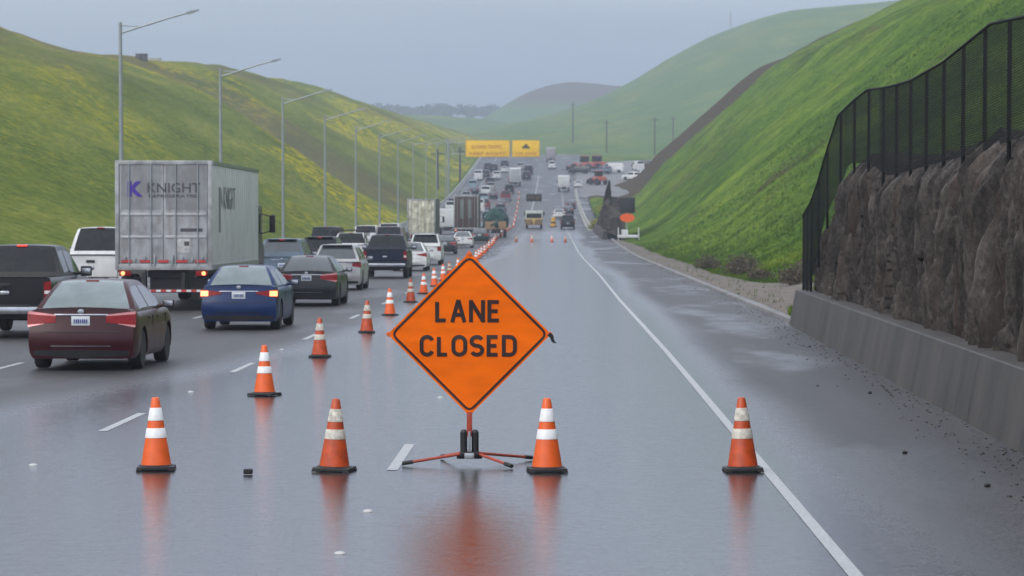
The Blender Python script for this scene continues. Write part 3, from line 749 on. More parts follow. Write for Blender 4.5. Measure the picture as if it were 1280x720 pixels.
# --- tractor and box trailer
def lorry_wheel(parent, x, y, r=.52, w=.28):
    return wheel(parent, x, y, r, w)
def wheel_set(t, ys_, half=.98, r=.51):
    for y in ys_:
        for sg in (-1, 1): lorry_wheel(t, sg * half, y, r, .3); 
def box_truck(X, d, W, H, L, label, doors=True, doormat=None, sidemat=None, cabmat=None, name='box_trailer', cat='truck', near=False, floor=1.15, group=None, yaw=0):
    t = empty(name); W2 = W / 2
    m = MB(); m.box((0, L / 2 + .03, (H + floor) / 2), (W, L, H - floor), .02); body = m.build('cargo_box', sidemat, t, smooth=30)
    m = MB()
    for sg in (-1, 1): m.box((sg * (W2 - .05), -.012, (H + floor) / 2), (.11, .05, H - floor + .02), .012)
    m.box((0, -.014, H - .05), (W - .2, .05, .12), .012); m.box((0, -.014, floor + .08), (W - .2, .05, .17), .012)
    m.build('door_frame', pm('trailer_frame', (.40, .41, .42), .5, .4, var=.45, scale=3), body)
    for sg in (-1, 1):
        m = MB(); m.box((sg * (W2 / 2 - .06), .005, (H + floor) / 2 + .02), (W2 - .14, .04, H - floor - .28), .008); dr = m.build('door', doormat, t)
        m = MB()
        for q in (.28, .78): 
            x = sg * (W2 - .12) * q; m.tube((x, -.045, floor + .12), (x, -.045, H - .08), .018)
        m.build('lock_rod', STEEL, dr)
    m = MB(); m.box((0, L / 2 + .2, floor - .12), (1.0, L - .4, .2)); m.box((0, 1.9, .75), (.9, 2.8, .35))
    m.build('chassis', BLACKP, t)
    m = MB(); m.box((0, .02, .56), (W * .92, .1, .11), .01)
    for sg in (-.55, .55): m.box((sg, .04, .8), (.09, .08, .55))
    bp = m.build('under_run_bar', BLACKP, t)
    m = MB(); n = 9
    for i in range(n):
        m.box((-W * .42 + W * .84 * i / (n - 1), -.036, .56), (W * .84 / (n - 1) * .5, .006, .06))
    m.build('reflective_strip', pm('strip_red', (.55, .05, .05), .3), bp)
    m = MB()
    for i in range(n - 1): m.box((-W * .42 + W * .84 * (i + .5) / (n - 1), -.036, .56), (W * .84 / (n - 1) * .46, .006, .06))
    m.build('reflective_strip', pm('strip_white', (.75, .75, .75), .3), bp)
    wheel_set(t, (1.1, 2.35), W2 - .2, .5)
    for sg in (-1, 1):
        m = MB(); m.box((sg * (W2 - .28), -.03, floor + .02 - .12), (.34, .06, .15), .02); tl = m.build('tail_light', REDL, t)
        m = MB(); m.lathe([(.02, 0), (.055, 0), (.06, .02), (.01, .03)], 16); mm = MB(); mm.v = [(x + sg * (W2 - .22), -.062 - z, floor - .10 + y) for x, y, z in m.v]; mm.f = m.f; mm.build('bulb', AMBLIT, tl)
        m = MB(); m.box((sg * (W2 - .38), .55, .62), (.55, .015, .62)); m.build('mud_flap', BLACKP, t)
    # tractor
    m = MB(); c0 = L + .9
    m.box((0, c0 + 1.3, 2.05), (2.35, 2.4, 2.1), .12); m.box((0, c0 + 3.2, 1.35), (2.2, 1.8, 1.0), .18); m.box((0, c0 + 1.1, 3.35), (2.2, 1.9, .7), .2)
    cab = m.build('cab', cabmat, t)
    m = MB(); m.box((0, c0 + 2.52, 2.45), (2.05, .05, .75), .02); m.build('windshield', GLASS, cab)
    for sg in (-1, 1):
        m = MB(); m.box((sg * 1.18, c0 + 1.9, 2.45), (.03, .8, .65), .01); m.build('side_window', GLASS, cab)
        m = MB(); m.box((sg * 1.53, c0 + 2.25, 2.45), (.2, .12, .6), .05); m.tube((sg * 1.1, c0 + 2.3, 2.8), (sg * 1.5, c0 + 2.3, 2.68), .02); m.tube((sg * 1.1, c0 + 2.3, 2.1), (sg * 1.5, c0 + 2.3, 2.22), .02)
        m.build('door_mirror', BLACKP, t)
        m = MB(); m.tube((sg * 1.0, c0 - .1, 1.0), (sg * 1.0, c0 - .1, 3.9), .09, n=12); m.build('exhaust_stack', CHROME, t)
    m = MB(); m.box((0, c0 + .9, .85), (.9, 6.2, .3)); m.build('tractor_frame', BLACKP, t)
    wheel_set(t, (c0 - 1.3, c0 - .1, c0 + 3.3), 1.02, .5)
    put(t, X, d, yaw); tag(t, label, cat, group)
    return t
def dirty_white(name, col, grime, amt=.6, sc=1.2):
    m, n, l, b = nm(name)
    tc = n.new('ShaderNodeTexCoord'); t = n.new('ShaderNodeTexNoise'); t.inputs['Scale'].default_value = sc; t.inputs['Detail'].default_value = 8; t.inputs['Roughness'].default_value = .65
    l.new(tc.outputs['Object'], t.inputs[0])
    mp = n.new('ShaderNodeMapping'); mp.inputs['Scale'].default_value = (2, 2, .8); l.new(tc.outputs['Object'], mp.inputs[0])
    t2 = n.new('ShaderNodeTexNoise'); t2.inputs['Scale'].default_value = 2; t2.inputs['Detail'].default_value = 5; l.new(mp.outputs[0], t2.inputs[0])
    s = n.new('ShaderNodeMath'); s.operation = 'MULTIPLY_ADD'; s.inputs[1].default_value = .5; l.new(t2.outputs[0], s.inputs[0])
    h = n.new('ShaderNodeMath'); h.operation = 'MULTIPLY'; h.inputs[1].default_value = .5; l.new(t.outputs[0], h.inputs[0]); l.new(h.outputs[0], s.inputs[2])
    r = n.new('ShaderNodeValToRGB'); r.color_ramp.elements[0].position = .44; r.color_ramp.elements[1].position = .56
    r.color_ramp.elements[0].color = (*[c * (1 - amt) + g_ * amt for c, g_ in zip(col, grime)], 1); r.color_ramp.elements[1].color = (*col, 1)
    l.new(s.outputs[0], r.inputs[0]); l.new(r.outputs[0], b.inputs['Base Color']); b.inputs['Roughness'].default_value = .5
    return m
DW = dirty_white('trailer_doors', (.40, .41, .43), (.20, .195, .19), .7)
DWS = dirty_white('trailer_side', (.60, .62, .61), (.42, .43, .41), .5, .5)
tr = box_truck(-11.12, 87.6, 2.72, 4.22, 13.6, 'big dirty white box trailer with a purple letter and company name on its doors', doormat=DW, sidemat=DWS, cabmat=DGR, near=True, group=GQ)
# lettering, bands and grime on the trailer doors
PUR = pm('purple_ink', (.07, .03, .32), .5); GINK = pm('grey_ink', (.07, .07, .075), .6); SINK = pm('side_ink', (.19, .20, .19), .6)
doorL = [c for c in bpy.data.objects if c.parent == tr and c.name.startswith('door') and not c.name.startswith('door_')]
dl, dr_ = doorL[0], doorL[1]
def onb(px, py): return ((px - 208) / 44.2, 4.22 - (py - 196) / 44.2)
kx, kz = onb(173, 231); text_mesh('emblem', 'K', .4, PUR, tr, (kx, -.03, kz), .02, width=.43, height=.43, extrude=.003)
x0, z0 = onb(221, 229.5); text_mesh('company_name', 'KNIGHT', .4, GINK, tr, (x0, -.03, z0), 0.0, width=1.48, height=.27, extrude=.003)
x0, z0 = onb(221, 239.6); text_mesh('company_name', 'REFRIGERATED', .2, GINK, tr, (x0, -.03, z0), 0.0, width=1.4, height=.075, extrude=.003)
m = MB()
for py in (262.5, 290.5):
    x0, z0 = onb(208, py)
    for sg in (-1, 1): m.box((sg * .63, -.027, z0), (1.16, .02, .07), .004)
m.build('hinge_bar', pm('hinge_grey', (.48, .49, .5), .5, .3), tr)
DPU = dirty_white('door_upper_panel', (.27, .28, .29), (.17, .17, .17), .6)
for sg_ in (-1, 1):
    x0, z0 = onb(208, 228); m = MB(); m.box((sg_ * .63, -.0175, z0), (1.13, .006, 1.3)); m.build('door_upper_panel', DPU, tr)
x0, z0 = onb(243, 282); m = MB(); m.box((x0, -.02, z0), (.62, .012, .09)); m.build('door_sticker', GINK, tr)
x0, z0 = onb(233, 302); m = MB(); m.box((x0, -.02, z0), (.38, .012, .42), .004); st_ = m.build('door_sticker', pm('sticker_white', (.5, .5, .5), .5, var=.4, scale=8), tr)
x0, z0 = onb(237, 299); m = MB(); m.box((x0, -.029, z0), (.14, .006, .12)); m.build('door_sticker', GINK, tr)
m = MB()
for i in range(5):
    x0, z0 = onb(162 + i * 23, 321); m.box((x0, -.047, z0), (.30, .008, .07))
m.build('reflective_strip', pm('strip_red', (.55, .05, .05), .3), tr)
m = MB()
for i in range(4):
    for sx_ in (-1, 1): m.box((sx_ * (.25 + i * .28), -.05, 1.42 + .06 * (i % 2)), (.05, .05, .3 if i == 0 else .12), .01)
m.build('door_handle', STEEL, tr)
# side lettering runs along the trailer's right flank
o = text_mesh('company_name', 'KNIGHT', 1.2, SINK, tr, (2.72 / 2 + .012, 4.7, 3.2), -.01, width=3.3, height=.66, extrude=.003, rot=(R(90), 0, R(90)))
m = MB(); m.box((2.72 / 2 + .006, 2.05, 2.85), (.012, .45, 1.3)); m.box((2.72 / 2 + .006, 2.55, 3.2), (.012, .2, .5), 0, Matrix.Rotation(R(35), 3, 'X')); m.build('emblem', SINK, tr)
m = MB()
for i in range(22): m.box((2.72 / 2 + .002, .5 + i * .62, 2.75), (.012, .03, 2.9))
m.build('side_rib', pm('side_rib_mat', (.56, .58, .57), .5), tr)
m = MB(); m.box((2.72 / 2 + .01, 6.9, 4.17), (.04, 13.4, .1)); m.box((2.72 / 2 + .01, 6.9, 1.22), (.04, 13.4, .14)); m.build('side_rail', ALU, tr)

PAT = pm('patterned_doors', (.62, .60, .50), .6, 0, var=.75, scale=2.2, col2=(.24, .22, .12))
FRAMED = pm('dark_frame', (.10, .085, .07), .6)
DRK = pm('dark_doors', (.045, .04, .035), .5, 0, var=.5, scale=1.2, col2=(.09, .035, .025))
b1 = box_truck(-12.75, 290, 2.6, 4.45, 11, 'box truck with two cream mottled doors in a brown frame, far left lane', doormat=PAT, sidemat=FRAMED, cabmat=WHT, group=GQ)
b2 = box_truck(-9.9, 334, 2.62, 4.75, 10, 'dark box truck with grey upper doors, right of the cream doored truck', doormat=DRK, sidemat=pm('dark_side', (.10, .075, .06), .6), cabmat=WHT, group=GQ)
m = MB()
for sg in (-1, 1): m.box((sg * .42, -.03, 3.3), (.36, .02, 2.0), .01)
m.build('door_panel', pm('door_panel_grey', (.16, .19, .19), .4), b2)
for c in bpy.data.objects:
    if c.parent == b2 and c.name.startswith('tail_light'):
        for g_ in bpy.data.objects:
            if g_.parent == c: g_['part'] = 1

# --- small trucks farther up
def small_truck(X, d, label, boxmat, W=2.4, H=3.2, L=5., cabmat=None, group=None, name='box_truck', open_load=None, yaw=0., cat='truck', chev=False, board=False, rear=None, zoff=0.):
    t = empty(name); W2 = W / 2; fl = .95
    if open_load is None:
        m = MB(); m.box((0, L / 2, (H + fl) / 2), (W, L, H - fl), .04); cb = m.build('cargo_box', boxmat, t)
        m = MB(); m.box((0, -.012, (H + fl) / 2), (W - .3, .04, H - fl - .3), .01); m.build('rear_door', rear or boxmat, cb)
    else:
        m = MB(); m.box((0, L / 2, fl + .08), (W, L, .16), .02)
        for sg in (-1, 1): m.box((sg * (W2 - .04), L / 2, fl + .5), (.06, L, .75))
        m.box((0, .03, fl + .5), (W - .14, .06, .75)); m.build('truck_bed', boxmat, t)
        bm = bmesh.new(); bmesh.ops.create_icosphere(bm, subdivisions=4, radius=1)
        for v in bm.verts:
            k_ = 1 + .22 * fbm(v.co.x * 2, v.co.y * 2, v.co.z * 2 + d)
            v.co = Vector((v.co.x * W * .58 * k_, v.co.y * L * .5 * k_, max(-.4, v.co.z) * (H - fl - .4) * .75 * k_))
        m = MB(); m.addbm(bm, (0, L / 2, fl + .8)); m.build('load', open_load, t)
    m = MB(); m.box((0, L + 1.1, 1.55), (2.1, 1.7, 1.5), .12); m.box((0, L + 2.3, 1.15), (2.0, 1.1, .75), .15); cab = m.build('cab', cabmat or WHT, t)
    m = MB(); m.box((0, L + 1.97, 1.95), (1.8, .04, .55), .01); m.build('windshield', GLASS, cab)
    for sg in (-1, 1):
        m = MB(); m.box((sg * 1.06, L + 1.2, 1.9), (.03, .8, .45), .01); m.build('side_window', GLASS, cab)
        m = MB(); m.box((sg * 1.32, L + 1.6, 1.9), (.18, .1, .5), .03); m.tube((sg * 1.0, L + 1.62, 1.9), (sg * 1.3, L + 1.62, 1.9), .02); m.build('door_mirror', BLACKP, t)
        m = MB(); m.box((sg * (W2 - .2), -.03, .85), (.25, .05, .14), .02); m.build('tail_light', REDL, t)
    m = MB(); m.box((0, L / 2 + 1, .75), (.9, L + 3, .28)); m.box((0, .0, .55), (W * .85, .1, .12)); m.build('chassis', BLACKP, t)
    for y in (1.2, L + 2.1):
        for sg in (-1, 1): wheel(t, sg * (W2 - .2), y, .44, .26)
    put(t, X, d, yaw, zoff); tag(t, label, cat, group)
    return t
TARP = pm('green_load', (.016, .07, .055), .8, var=.6, scale=3, bump=.8)
small_truck(-7.1, 352, 'truck carrying a bulging dark green covered load beside the cone line', pm('tan_bed', (.35, .22, .13), .7), H=3.4, L=4.6, open_load=TARP, group=GQ)
WB = pm('white_box', (.66, .67, .68), .5, var=.2, scale=1)
small_truck(-13.3, 372, 'white box truck left of the dark box truck', WB, H=3.1, group=GQ)
small_truck(-13.0, 446, 'white box truck showing over the left shoulder of the dark box truck', WB, H=3.4, group=GQ)
# attenuator truck: arrow board on a mast, striped crash cushion behind
def attenuator_truck(X, d, label, scale_board=True):
    t = small_truck(X, d, label, pm('pale_utility_body', (.5, .53, .5), .5), W=2.35, H=2.35, L=3.6, name='attenuator_truck', cat='work truck')
    m = MB(); m.box((0, -1.6, .95), (2.3, 3.0, .75), .06); at = m.build('crash_cushion', pm('cushion_yellow', (.55, .36, .12), .6, var=.3), t)
    m = MB()
    for i in range(4):
        for sg in (-1, 1):
            x = sg * (.18 + i * .26); m.prism([(x - .07, .62), (x + .07, .62), (x + .07 + sg * .18, 1.28), (x - .07 + sg * .18, 1.28)], -3.12, -3.105)
    m.build('chevron_stripe', BLACKP, at)
    m = MB(); m.box((0, -.08, 1.72), (2.0, .06, .62), .02); m.build('rear_panel', GLASS, t)
    m = MB()
    for sg in (-.5, .5): m.tube((sg, .5, 2.2), (sg, .5, 3.9), .05)
    m.build('board_mast', STEEL, t)
    m = MB(); m.box((0, .45, 4.15), (2.1, .12, 1.0), .03); ab = m.build('arrow_board', BLACKP, t)
    m = MB()
    for i in range(5): m.lathe([(.02, .0), (.05, .0), (.04, .03), (.01, .03)], 8, c=(0, 0, 0))
    pts_ = [(-.7 + i * .35, 4.15) for i in range(5)] + [(.45, 4.4), (.45, 3.9)]
    m = MB()
    for x, z in pts_: m.box((x, .375, z), (.1, .03, .1), .01)
    m.build('board_lamp', pm('amber_lamp', (.6, .3, .05), .3), ab)
    return t
attenuator_truck(-3.3, 421, 'work truck with striped yellow crash cushion and raised dark arrow board, in the closed lanes')
GF = 'small far vehicles climbing the hill beyond the roadworks'
far = [  # key, X, d, paint, label, cat
 ('redpick', -9.9, 585, REDP, 'small red pickup climbing the hill, left of the far cones', 'pickup truck'),
 ('blacksuv', -9.9, 628, BLK, 'dark sport utility vehicle directly beyond the small red pickup', 'suv'),
 ('van', -13.5, 560, LBL, 'pale blue grey van climbing the hill left of the small red pickup', 'van'),
 ('van', -14.1, 605, WHT, 'white van directly ahead of the pale blue grey van', 'van'),
 ('redpick', -12.6, 528, REDP, 'dark red pickup just above the green loaded truck', 'pickup truck'),
 ('blacksuv', -18.3, 540, DGR, 'dark car at the hill foot above the dark box truck', 'suv'),
 ('van', -17.2, 500, WHT, 'white van above the upper left corner of the dark box truck', 'van'),
 ('van', -18.0, 700, WHT, 'white van under the left end of the yellow overhead sign', 'van'),
 ('blacksuv', -16.6, 712, DGR, 'dark vehicle right of the white van under the yellow overhead sign', 'suv'),
 ('whitesuv', -14.0, 706, WHT, 'white car in the middle lane under the yellow overhead sign', 'suv'),
 ('blacksuv', -14.6, 668, BLK, 'black car behind the white middle lane car under the yellow sign', 'suv'),
 ('whitesed', -12.9, 746, WHT, 'pale car just below the bottom edge of the left yellow panel', 'car'),
 ('blacksuv', -15.6, 752, BLK, 'dark car just below the bottom edge of the left yellow panel', 'suv'),
 ('blacksuv', -7.2, 705, DGR, 'dark vehicle right of the white truck under the right yellow panel', 'suv'),
 ('van', -7.0, 732, DGR, 'dark van right below the right yellow panel', 'van'),
 ('blacksuv', 1.25, 416, BLK, 'dark sport utility vehicle right of the crash cushion truck', 'suv'),
 ('whitesed', .1, 480, WHT, 'white car ahead in the closed lanes, beyond the dark sport utility vehicle', 'car'),
 ('grey', 1.6, 505, DGR, 'dark grey car behind the low white car on the closed side', 'car'),
 ('grey', 2.1, 540, NAV, 'navy car near the right kerb before the white truck', 'car'),
 ('whitesed', 4.2, 660, WHT, 'small white car right of the white truck on the closed side', 'car'),
 ('whitesed', -14.2, 575, WHT, 'white car in the middle lane, just above the pale blue grey van', 'car'),
 ('grey', -16.9, 625, NAV, 'navy car between the two pale vans in the far left lane', 'car'),
 ('blacksuv', -10.1, 690, REDP, 'red vehicle right of the tall white truck', 'suv'),
 ('whitesuv', -9.3, 760, SIL, 'silver vehicle under the gap between the yellow panels', 'suv'),
 ('van', -13.2, 516, WHT, 'white van beside the dark red pickup', 'van'),
 ('blacksuv', -9.3, 500, BGR, 'blue grey vehicle between the dark red pickup and the far cones', 'suv'),
 ('whitesed', -16.5, 455, SIL, 'silver car ahead of the dark vehicle beside the barrier', 'car'),
 ('blacksuv', -13.4, 776, NAV, 'navy car hidden partly by the lower edge of the left yellow panel', 'suv'),
 ('van', -17.6, 640, LBL, 'pale van in the far left lane beyond the dark car at the hill foot', 'van'),
 ('whitesuv', -13.9, 640, SIL, 'silver car in the middle lane, below the white middle lane car', 'suv'),
 ('grey', -10.1, 545, BGR, 'blue grey car following the small red pickup', 'car'),
 ('whitesuv', -17.3, 586, SIL, 'silver vehicle in the far left lane near the hill foot', 'suv'),
 ('blacksuv', -12.9, 470, BLK, 'black vehicle above the dark box truck in the middle of the road', 'suv'),
 ('whitesed', -9.2, 455, WHT, 'white car above the green loaded truck', 'car'),
 ('van', -9.4, 420, LBL, 'pale blue van just ahead of the green loaded truck', 'van'),
 ('blacksuv', -16.9, 410, DGR, 'dark vehicle left of the white box truck beside the barrier', 'suv'),
 ('grey', -12.6, 600, BLK, 'small black car right of the white van climbing the hill', 'car'),
 ('whitesed', -10.0, 725, WHT, 'white car immediately right of the tall white truck', 'car'),
 ('blacksuv', -17.2, 760, BLK, 'dark car under the left corner of the left yellow panel', 'suv'),
 ('whitesuv', -1.6, 770, WHT, 'small white vehicle right of the yellow overhead panel', 'suv'),
]
for key, X, d, pt, lab, cat in far:
    if key == 'redpick': t = C('redpick', X, d, lab, cat, GF, name='pickup_truck', S=PICKUP, pmat=REDP, glass=GLASS, kind='pickup')
    else: t = C(key, X, d, lab, cat, GF)
    repaint(t, pt)
small_truck(-9.3, 668, 'tall white truck with dark tail under the gap between the yellow panels', WB, H=3.8, L=6, rear=pm('grey_door', (.4, .42, .44), .5), group=GF)
small_truck(1.1, 640, 'white utility truck on the closed side at the right of the road', WB, H=3.2, L=4, group=GF)
small_truck(-9.0, 862, 'truck at the crest directly above the gap between the yellow panels', pm('grey_blue_box', (.2, .26, .3), .5), H=3.6, group=GF)
small_truck(-2.0, 815, 'grey truck on the crest right of the yellow overhead panel', pm('grey_box', (.33, .32, .34), .5), H=3.6, group=GF)
GY = 'vehicles parked in the yard beside the far road'
def yard(key, X, d, mat, lab, cat, yaw):
    t = C(key, X, d, lab, cat, GY, yaw=R(yaw)); repaint(t, mat); t.location.z = rz(d) + .16 + (.05 * max(0, X - 12)); t.rotation_euler.x = 0; t.rotation_euler.y = 0
yard('van', 15.5, 738, WHT, 'white van at the right of the paved yard, sideways on', 'van', 80)
yard('van', 19.6, 745, WHT, 'white van with dark windows at the far right of the yard', 'van', 10)
yard('whitesuv', 18.6, 690, WHT, 'white vehicle beside the green slope edge in the yard', 'suv', 60)
yard('whitesuv', 20.2, 700, WHT, 'white vehicle nosing out from the green slope edge', 'suv', 40)
yard('blacksuv', 22.5, 760, BLK, 'dark vehicle at the top right of the yard against the slope', 'suv', 70)
yard('whitesuv', 24.3, 760, WHT, 'white vehicle next to the dark one at the top right of the yard', 'suv', 20)
yard('blacksuv', 7.2, 738, BLK, 'dark vehicle under the red machine in the yard', 'suv', 75)
yard('blacksuv', 12.6, 735, BGR, 'blue grey vehicle in the middle of the yard', 'suv', 80)
ORG = pm('machine_orange', (.55, .12, .06), .5, var=.3); SALM = pm('machine_red', (.45, .10, .08), .5, var=.35)
def loader(X, d, mat, lab, yaw, s=1.):
    t = empty('wheel_loader')
    m = MB(); m.box((0, 1.0, 1.35), (1.7, 2.4, .9), .12); m.box((0, 3.4, 1.2), (1.3, 1.6, .6), .1); m.build('body', mat, t)
    m = MB(); m.box((0, 2.0, 2.35), (1.4, 1.4, 1.2), .08); cb = m.build('cab', GLASS, t)
    m = MB(); m.box((0, 2.0, 3.0), (1.55, 1.6, .12), .03); m.build('cab_roof', mat, cb)
    m = MB()
    for sg in (-.5, .5): m.tube((sg, 3.6, 1.7), (sg, 5.2, .8), .12)
    m.build('lift_arm', mat, t)
    m = MB(); m.prism([(-1.3, .2), (1.3, .2), (1.3, 1.1), (-1.3, 1.1)], 5.2, 5.3); m.prism([(-1.3, .2), (1.3, .2), (1.3, .3), (-1.3, .3)], 5.2, 6.0); m.build('bucket', BLACKP, t)
    for sg in (-1, 1):
        for y in (.8, 3.8): wheel(t, sg * 1.0, y, .75, .45)
    t.location = (X, d, rz(d) + .16 + (.05 * max(0, X - 12))); t.rotation_euler = (0, 0, R(yaw)); t.scale = (s,) * 3
    return tag(t, lab, 'loader', 'machines in the yard')
loader(9.5, 672, ORG, 'orange wheeled machine just above the grass mound', 25)
loader(8.6, 750, SALM, 'red machine at the back of the yard, left of the white van', 70, 1.25)
loader(11.2, 752, SALM, 'red machine with raised cab, right of its twin at the back of the yard', 50, 1.25)

# ------------------------------------------------------------------ traffic cones
def cone_mats(tag_, dirty):
    o = pm('cone_orange' + tag_, (.86, .125, .012) if not dirty else (.58, .075, .010), .42, 0, var=.12 if not dirty else .35, scale=9, coat=.2)
    w = pm('cone_collar' + tag_, (.80, .80, .80) if not dirty else (.60, .56, .48), .35, 0, var=.08 if not dirty else .45, scale=22)
    return o, w
def make_cone(dirty=False, name='traffic_cone'):
    t = empty(name); o, w = cone_mats('_dirty' if dirty else '', dirty)
    m = MB()
    H = .735
    def r(z): return .152 - (.152 - .036) * (z - .045) / (H - .045)
    prof = [(.150, .046), (r(.09), .09), (r(.3), .3), (r(.5), .5), (r(.62), .62), (r(H - .02), H - .02), (.032, H - .004), (.020, H)]
    m.lathe(prof, 40); m.build('body', o, t, smooth=50)
    m = MB(); m.box((0, 0, .024), (.37, .37, .036), .01)
    for sx_ in (-1, 1):
        for sy_ in (-1, 1): m.box((sx_ * .16, sy_ * .16, .008), (.06, .06, .016), .003)
    m.lathe([(.17, .03), (.168, .048), (.155, .054), (.15, .05)], 32)
    m.build('base', pm('cone_base', (.02, .02, .022), .55, var=.4, scale=20), t)
    for a, b in ((.325, .425), (.50, .63)):
        m = MB(); m.lathe([(r(a) + .001, a), (r(a) + .004, a + .002), (r(b) + .004, b - .002), (r(b) + .001, b)], 40); m.build('reflective_collar', w, t, smooth=50)
    return t
CN = make_cone(); CD = make_cone(True)
used = {id(CN): False, id(CD): False}
def cone(X, d, label, dirty=False, yaw=0., group='orange traffic cones', lean=0.):
    src = CD if dirty else CN
    if used[id(src)]: t = copy_tree(src)
    else: t = src; used[id(src)] = True
    t.location = (X, d, rz(d) + .003); lean += random.uniform(-1.2, 1.2); t.rotation_euler = (slope(d) + R(lean * .5), R(lean), R(yaw)); t.scale = (1, 1, random.uniform(.975, 1.02)); tag(t, label, 'traffic cone', group)
cone(-4.0, 30.85, 'clean orange cone at the lower left, nearest to the left cars', yaw=4)
cone(-2.22, 30.75, 'dull stained cone between the lower left cone and the lane closed sign', True, yaw=-9, lean=1)
cone(-.11, 30.7, 'clean orange cone immediately right of the sign stand', yaw=6)
cone(1.83, 30.8, 'dull stained cone standing by the right edge line', True, yaw=3)
names = ['first and nearest', 'second', 'third', 'fourth', 'fifth', 'sixth', 'seventh', 'eighth']
line = [(-4.19, 44.3, 0), (-4.38, 57.1, 1), (-4.31, 70, 1), (-4.5, 83.2, 0), (-4.6, 97, 1), (-4.72, 109, 0), (-4.85, 122, 0), (-4.95, 134, 0)]
for nme, (X, d, dr) in zip(names, line):
    cone(X, d, nme + ' cone of the line receding behind the sign', bool(dr), yaw=random.uniform(-20, 20), lean=random.uniform(-1, 1))
far_lab = 'small orange cone in the dense far stretch of the receding cone line'
y = 144
while y < 420:
    X = interp(y, [(134, -4.95), (229, -5.65), (300, -6.35), (360, -6.7), (420, -6.3)])
    cone(X + random.uniform(-.1, .1), y, far_lab, random.random() < .3, yaw=random.uniform(-40, 40), group='far cones of the receding line'); y += 15
up_lab = 'tiny orange cone of the row climbing the hill towards the yellow sign'
while y < 640:
    X = interp(y, [(420, -6.1), (600, -7.6), (640, -8.0)])
    cone(X, y, up_lab, False, yaw=0, group='tiny cones climbing the hill'); y += 28
for (X, d, dr, lb) in ((-4.35, 322, 1, 'dark stained cone at the left end of the short far row across the road'), (-2.75, 322, 0, 'orange cone second from left in the short far row across the road'),
                       (-.67, 322, 0, 'orange cone third from left in the short far row across the road'), (.72, 322, 1, 'dark stained cone at the right end of the short far row across the road')):
    cone(X, d, lb, bool(dr), group='short row of cones across the closed lanes')

# ------------------------------------------------------------------ LANE CLOSED sign
def diamond(h): return [(0, -h), (h, 0), (0, h), (-h, 0)]
sg = empty('road_sign', (-.90, 31.5, rz(31.5)), (0, 0, R(.6)))
tag(sg, 'orange diamond roll up sign reading LANE CLOSED on a spring stand', 'road sign')
ORS = pm('sign_orange', (1., .17, .0), .65, 0, var=.14, scale=3, bump=.25, bscale=2.5, stretch=(1, 1, 3))
setspec(ORS.node_tree.nodes['Principled BSDF'], .15); INK = pm('sign_ink', (.028, .008, .006), .5)
zc = 1.335; h = .828
def rounded(hh, r=.05):
    out = []; 
    for i, (x, z) in enumerate(diamond(hh)):
        px_, pz_ = diamond(hh)[i - 1]; nx_, nz_ = diamond(hh)[(i + 1) % 4]
        for q in range(5):
            t_ = q / 4; a = Vector((x + (px_ - x) * r / hh * (1 - t_), z + (pz_ - z) * r / hh * (1 - t_))); b = Vector((x + (nx_ - x) * r / hh * t_, z + (nz_ - z) * r / hh * t_))
            p = a * (1 - t_) + b * t_; out.append((p.x, p.y))
    return out
# panel: two slightly folded halves meeting at a horizontal crease
m = MB(); rows = []
N = 40
for i in range(N + 1):
    z = -h + 2 * h * i / N; half = max(.012, h - abs(z)); row = []
    for j in range(21):
        u = -1 + 2 * j / 20; x = u * half
        y = .005 * math.exp(-(z / .03) ** 2) - .006 * math.sin(x * 6) * (1 - abs(z) / h) + .004 * math.sin(z * 9 + x * 2)
        row.append((x, y, z + zc))
    rows.append(row)
m.grid(rows); m.grid([[(x, y + .006, z) for x, y, z in r] for r in rows])
pan = m.build('sign_panel', ORS, sg, smooth=60)
def yp(x, z): return .005 * math.exp(-(z / .03) ** 2) - .006 * math.sin(x * 6) * (1 - abs(z) / h) + .004 * math.sin(z * 9 + x * 2)
m = MB(); ho_, hi_ = h - .026, h - .062
do, di = rounded(ho_, .06), rounded(hi_, .035)
n = len(do)
for i in range(n):
    j = (i + 1) % n
    K_ = 8 if i % 5 == 4 else 1
    for q in range(K_):
        a, b = q / K_, (q + 1) / K_
        P_ = [(do[i][0] + (do[j][0] - do[i][0]) * t_, do[i][1] + (do[j][1] - do[i][1]) * t_) for t_ in (a, b)] + [(di[i][0] + (di[j][0] - di[i][0]) * t_, di[i][1] + (di[j][1] - di[i][1]) * t_) for t_ in (b, a)]
        m.face([(x, yp(x, z) - .003, z + zc) for x, z in P_])
m.build('border', INK, pan, smooth=0, recalc=False)
def S_(px, py): return ((px - 586) / 124., 2.45 + (280 - py) / 124.)
